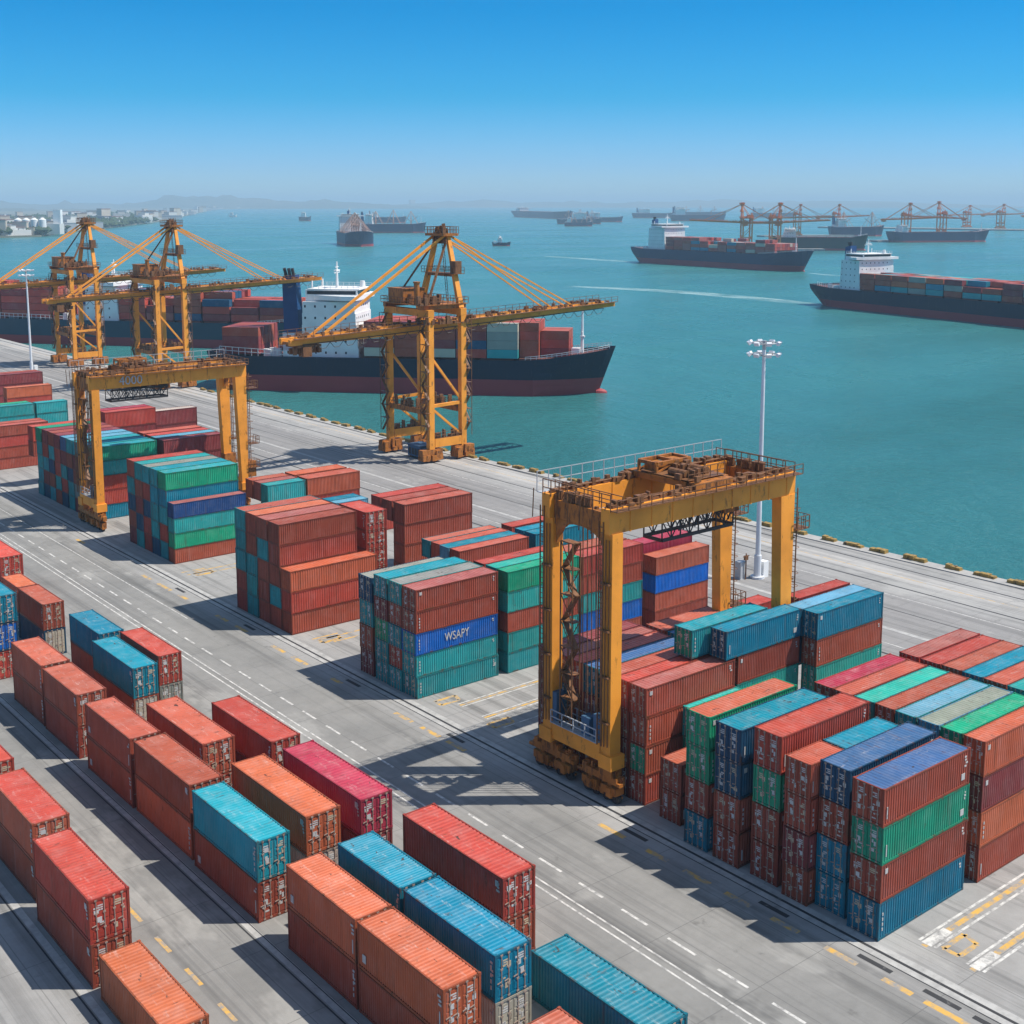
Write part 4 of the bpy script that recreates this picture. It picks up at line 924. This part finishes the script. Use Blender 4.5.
# ship cargo: small in the picture and past the three hundred, one object
RR = random.Random(21)
CK = 'brmotudpywcxsl'
CM = MB(); cmats = [paint('cargo_'+PAL[k][1].replace(' ', '_').replace('-', '_'), PAL[k][0], rust=.35, spread=.3, sc=.5, fade=.3) for k in CK]
bpy.context.view_layer.update(); MW = S1.matrix_world.copy()
def sea_box(mw, x, y, z, col, L=11.0, Wd=2.4, H=2.55, rx=1.6):
    CM.cur = CK.index(col); m = MB()
    m.box(x, y-Wd/2, z, x+L, y+Wd/2, z+H)
    for xx in (x, x+L-.18): m.box(xx-.02, y-Wd/2-.05, z, xx+.2, y-Wd/2+.1, z+H+.03); m.box(xx-.02, y+Wd/2-.1, z, xx+.2, y+Wd/2+.05, z+H+.03)
    n = int(L/rx)
    for k in range(1, n*2): q = x+k*L/(n*2); m.box(q-.14, y-Wd/2-.03, z+.12, q+.14, y+Wd/2+.03, z+H-.12)
    CM.add([mw @ Vector(p) for p in m.v], m.f)
x = 45.0
for bi, (cs, LL, ks) in enumerate((('wmwm', 8.7, range(7)), ('bbbm', 8.7, range(7)), ('wmbm', 8.7, range(7)), ('rdmb', 8.7, range(7)), ('tyyw', 8.7, range(7)), ('bbrb', 5.4, range(1, 6)), ('mrb', 8.0, range(2, 6)))):
    for k in ks:
        yv = -8.7+k*2.9
        for ti in range(len(cs)):
            if k not in (ks[0], ks[-1]) and ti < len(cs)-2 and bi < 5: continue
            sea_box(MW, x, yv, 10.6+ti*2.5, cs[ti] if k == ks[0] else RR.choice('bbrsmpbbr'), LL, H=2.45)
    x += LL+.25
for k in range(6):
    for ti in range(3): sea_box(MW, 2.0, -7.4+k*2.9, 10.4+ti*2.6, RR.choice('bmrbbm'))
# the other ships' cargo, far and small: one object
def cargo(root, x0, x1, beam, fb, tiers, pal, step=11.6, w=2.8):
    bpy.context.view_layer.update(); mw = root.matrix_world; x = x0; L = step-.6
    while x+L <= x1:
        T = RR.choice(tiers); ny = int(beam*.88/w)
        for j in range(ny):
            yv = -ny*w/2+j*w; tt = max(1, T-(RR.random() < .25))
            for t_ in range(tt):
                if j not in (0, ny-1) and t_ < tt-2: continue
                CM.cur = RR.choice(pal); z = fb+1.4+t_*2.75
                c8 = [mw @ Vector(p) for p in ((x, yv, z), (x+L, yv, z), (x+L, yv+w-.2, z), (x, yv+w-.2, z), (x, yv, z+2.6), (x+L, yv, z+2.6), (x+L, yv+w-.2, z+2.6), (x, yv+w-.2, z+2.6))]
                CM.add(c8, [(0,3,2,1), (4,5,6,7), (0,1,5,4), (1,2,6,5), (2,3,7,6), (3,0,4,7)])
        x += step
cargo(S0, 2, 55, 24, 8.6, [4, 5], [0, 1, 2, 0, 1, 7]); cargo(S0, 76, 150, 24, 8.6, [3, 4], [0, 1, 2, 0, 6, 1, 7])
cargo(S2, 46, 196, 30, 12, [3, 4], [0, 1, 7, 2, 1, 5, 7, 9]); cargo(S3, 33, 176, 27, 9, [3, 3, 3], [0, 3, 0, 4, 5, 0, 2, 8])
tag(CM.obj('shipping_containers', cmats), 'stacked containers of many colours aboard the ships', 'containers', kind='stuff')

# wakes
def foam(pts, name):
    m = MB(); n = len(pts); 
    for lv, sc in ((.03, 1.0), (.06, .62), (.09, .3)):
        vs = []
        for i, (x, y, w) in enumerate(pts):
            a, b = pts[max(0, i-1)], pts[min(n-1, i+1)]; d = Vector((b[0]-a[0], b[1]-a[1])).normalized()
            vs += [(x+d.y*w*sc, y-d.x*w*sc, WZ+lv), (x-d.y*w*sc, y+d.x*w*sc, WZ+lv)]
        m.add(vs, [(2*i, 2*i+2, 2*i+3, 2*i+1)[::-1] for i in range(n-1)]); return tag(m.obj(name, M_foam), kind='structure')
foam([(558, 418, 5), (565, 454, 8), (570, 487, 9), (574, 522, 9), (574, 556, 9), (568, 585, 8), (557, 620, 5)], 'ship_wake')
foam([(836, 844, 5), (841, 880, 8), (848, 930, 8), (856, 990, 4)], 'ship_wake')
foam([(809, 622, 1.5), (800, 600, 4), (792, 575, 2)], 'bow_wave')

# ------------------------------------------------------------------ far terminals
ft = MB()
def jetty(x0, y0, x1, y1, w):
    d = Vector((x1-x0, y1-y0)).normalized(); n_ = Vector((-d.y, d.x))*w/2; n_ = n_ if n_.dot(Vector((x0, y0))) > 0 else -n_
    q = [(x0-n_.x, y0-n_.y), (x1-n_.x, y1-n_.y), (x1+n_.x, y1+n_.y), (x0+n_.x, y0+n_.y)]
    ar = sum(q[i][0]*q[(i+1) % 4][1]-q[(i+1) % 4][0]*q[i][1] for i in range(4))
    ft.poly(q if ar > 0 else q[::-1], WZ-2, -1.5)
jetty(1095, 992, 1200, 905, 26); jetty(1615, 1340, 1810, 1262, 26); jetty(1525, 1065, 1690, 1000, 26); jetty(2340, 1760, 2400, 1180, 60)
tag(ft.obj('far_jetty', M_ground), kind='structure')
GF = 'orange cranes of the far terminals'; M_far = paint('reddish_orange_paint', (0.74, 0.24, 0.055), rust=0.3, spread=0.3)
for lab, loc, rz, sc in (('left one of the orange crane pair behind the blue mid-channel ship, boom pointing left', (1133, 961, -1.5), -.686+math.pi, (1.3, 1.05, 1.02)), ('right one of the orange crane pair behind the blue mid-channel ship, boom pointing right', (1158, 940, -1.5), -.686, (1.25, 1.05, 1.02)),
        ('pale orange crane just right of the orange pair, farther off', (1660, 1303, -1.5), -.686, (1.1, 1, .98)), ('second pale orange crane right of the orange pair, farther off', (1762, 1303, -1.5), -.686, (1.1, 1, .98)),
        ('left crane behind the long dark ship at far right', (1562, 1037, -1.5), -.686, (1.15, 1, 1.02)), ('right crane behind the long dark ship at far right', (1644, 1033, -1.5), -.686+math.pi, (1.15, 1, 1.06)),
        ('faint crane on the far right pier, nearest the picture edge', (2330, 1335, 0), -.6, (1.3, 1, .95)), ('faint crane on the far right pier, left of the outermost one', (2400, 1450, 0), -.6, (1.3, 1, .9)), ('faint crane on the far right pier, at the very picture edge', (2400, 1290, 0), -.6, (1.3, 1, .9))):
    fc = crane_copy(s1, lab, loc, rz, GF, (sc[0], sc[1], sc[2]*1.12))
    for k in fc.children_recursive:
        if k.name.startswith(('stairs', 'cable')): bpy.data.objects.remove(k); continue
        for sl in k.material_slots: sl.link = 'OBJECT'; sl.material = M_far

# ------------------------------------------------------------------ coast, hills
NR = 120
shore = [(250, 1500), (361, 1709), (529, 1944), (647, 2051), (716, 2071), (928, 2469), (1157, 2821), (1650, 3677), (2566, 5447), (4905, 9929), (7886, 13691)]
lm = MB()
back = [(-9000, 24000), (-9000, 1500)]
lm.poly((shore+[(12000, 26000)]+back)[::-1], WZ-2, -1.0)
lm.poly([(7600, 13400), (11500, 13000), (15500, 10500), (18500, 6500), (22000, 7000), (20000, 14000), (9000, 20000)], WZ-2, -1.2)
tag(lm.obj('coast_land', M_land), kind='structure')
def ridge(name, dist, a0, a1, hmax, seed, base=0):
    r = random.Random(seed); n = 90; ph = [r.uniform(0, 6.28) for _ in range(8)]; m = MB(); vs = []; depth = dist*.16; K = 5
    for i in range(n+1):
        t = i/n; a = math.radians(lerp(a0, a1, t)); env = math.sin(math.pi*min(1, max(0, t)))**.7
        h = sum(math.sin(t*f*6.28+ph[j])/(j+1.3) for j, f in enumerate((1.3, 2.7, 4.6, 8, 13, 21, 33, 47)))
        h = hmax*env*(.55+.28*h)
        for j in range(K+1):
            u = j/K; d = dist+depth*u; hz = max(0, h)*math.sin(math.pi*u)**.9*(1+.12*math.sin(i*1.7+j*2.3))
            vs.append((d*math.sin(a), d*math.cos(a), -3+hz+base))
    for i in range(n):
        for j in range(K): q = i*(K+1)+j; m.f.append((q, q+K+1, q+K+2, q+1)); m.mi.append(0)
    m.v = vs; o = m.obj(name, M_hill); 
    for p_ in o.data.polygons: p_.use_smooth = True
    return tag(o, kind='structure')
# angles measured from +Y towards +X
ridge('hills', 12500, 8, 36, 165, 3); ridge('hills_far', 15000, 17, 62, 140, 8)
ridge('hills_near', 9000, 4, 22, 62, 5)
# buildings on the coast
rb = random.Random(31)
def inland(k, off):
    i = min(int(k), len(shore)-2); f = k-i; x = lerp(shore[i][0], shore[i+1][0], f); y = lerp(shore[i][1], shore[i+1][1], f); d = Vector((x, y)).normalized(); return x+d.x*off-off*.05, y+d.y*off
nb = 0
BT = []
for kind in range(4):
    root = empty('building'); w, h = ((40, 26), (24, 40), (60, 18), (30, 30))[kind]
    m = MB(); m.box(-w/2, -w*.35, 0, w/2, w*.35, h); 
    if kind == 0: m.box(-w*.2, -w*.3, h+.02, w*.2, w*.3, h*1.3)
    m.obj('wall', M_bwall[kind % 3], root); m = MB(); m.box(-w/2-.6, -w*.35-.6, h+.03 if kind else h*1.3+.03, w/2+.6, w*.35+.6, (h if kind else h*1.3)+1.5) if kind else m.box(-w*.2-.5, -w*.3-.5, h*1.3+.03, w*.2+.5, w*.3+.5, h*1.3+1.4); m.obj('roof', M_broof if kind % 2 else M_bwall[2], root)
    BT.append(root)
bpy.context.view_layer.update()
for i in range(290):
    k = rb.uniform(.6, 9.8) if i % 3 else rb.uniform(.8, 6); off = rb.choice((14, 40, 90, 160, 300, 600, 1100)) * (1+k*.25)*rb.uniform(.6, 1.2)
    x, y = inland(k, off); c = copy_tree(BT[rb.randrange(4)]); c.location = (x, y, -1); c.rotation_euler = (0, 0, rb.uniform(-.6, .6)); s_ = (.34+.085*k)*rb.uniform(.5, 1.25)
    c.scale = (s_*1.2, s_, s_*rb.uniform(.45, .95)); tag(c, 'pale building among many on the hazy far coast', 'building', 'buildings on the far coast')
for i in range(60):
    t_ = rb.random(); x, y = lerp(7700, 15300, t_)+rb.uniform(0, 500), lerp(13450, 10600, t_)+rb.uniform(0, 500); c = copy_tree(BT[rb.randrange(4)]); c.location = (x, y, -1.2); s_ = rb.uniform(.9, 2.2); c.scale = (s_*1.5, s_, s_*rb.uniform(.5, 1.1)); tag(c, 'pale building among many on the hazy far coast', 'building', 'buildings on the far coast')
for r in BT:
    for k in list(kids(r)): bpy.data.objects.remove(k)
    bpy.data.objects.remove(r)
KIDS.clear()
# white silo plant on the point
x, y = 742, 2140
r = empty('silo_plant', (x, y, -1), -.6, 'white silo plant with a tall tower on the left shore', 'factory')
m = MB(); m.box(-38, -14, 0, 34, 14, 17); m.box(-30, -12, 17.02, -8, 12, 24); m.obj('hall', M_bwall[0], r)
for k in range(4): m = MB(); m.tube((-30+k*13, -22, 0), (-30+k*13, -22, 24), 6, 16); m.tube((-30+k*13, -22, 24), (-30+k*13, -22, 27), 6, 16, 1); m.obj('silo', M_shipw, r)
m = MB(); m.box(22, -6, 17.02, 34, 8, 40); m.obj('tower', M_shipw, r)
r = empty('warehouse', (560, 2030, -1), -.5, 'long low warehouse with a rust-brown roof at the left shore', 'warehouse')
m = MB(); m.box(-60, -20, 0, 60, 20, 9); m.obj('wall', M_bwall[1], r); m = MB(); m.add([(-61, -21, 9.02), (61, -21, 9.02), (61, 21, 9.02), (-61, 21, 9.02), (-61, 0, 15), (61, 0, 15)], [(0, 1, 5, 4), (2, 3, 4, 5), (0, 4, 3), (1, 2, 5), (0, 3, 2, 1)]); m.obj('roof', M_broof, r)
# woods of the coast: crowns of leaf clumps
wd = MB(); rw = random.Random(12)
def clump(x, y, z, s):
    n = 5; vs = [(x, y, z+s*rw.uniform(.8, 1.2)), (x, y, z-s*.3)]
    for i in range(n): a = 6.283*i/n+rw.random(); q = s*rw.uniform(.7, 1.25); vs.append((x+math.cos(a)*q, y+math.sin(a)*q, z+s*rw.uniform(.0, .55)))
    wd.add(vs, [(0, 2+i, 2+(i+1) % n) for i in range(n)]+[(1, 2+(i+1) % n, 2+i) for i in range(n)])
for i in range(5200):
    k = rw.uniform(0.8, 6.6); off = rw.choice((25, 60, 120, 260, 420, 700, 1000))*rw.uniform(.6, 1.3)*(1+.15*k); x, y = inland(k, off)
    s_ = rw.uniform(3.0, 6.5)*(1+.14*k)
    for _ in range(2): clump(x+rw.uniform(-s_, s_)*1.5, y+rw.uniform(-s_, s_)*1.5, rw.uniform(0, s_*.7), s_*rw.uniform(.6, 1))
tag(wd.obj('coast_woods', M_wood), 'dark green woods along the far left coast', 'woods', kind='stuff')

# ------------------------------------------------------------------ the air
hz = MB(); hz.box(-33000, -33000, -6.5, 33000, 33000, 165)
hm = bpy.data.materials.new('sea_haze'); hm.use_nodes = True; ht = hm.node_tree; ht.nodes.clear()
pv = ht.nodes.new('ShaderNodeVolumePrincipled'); pv.inputs['Color'].default_value = (0.58, 0.84, 1.0, 1); pv.inputs['Density'].default_value = 0.000125; pv.inputs['Anisotropy'].default_value = 0.0
ho = ht.nodes.new('ShaderNodeOutputMaterial'); ht.links.new(pv.outputs[0], ho.inputs['Volume'])
tag(hz.obj('haze', hm), kind='stuff')
print('containers', NCONT, 'objects', len(bpy.data.objects))

for o in list(S.objects):
    l = o.get('label')
    if l and not o.parent and len(l.split()) > 16: print('LONG', len(l.split()), l)
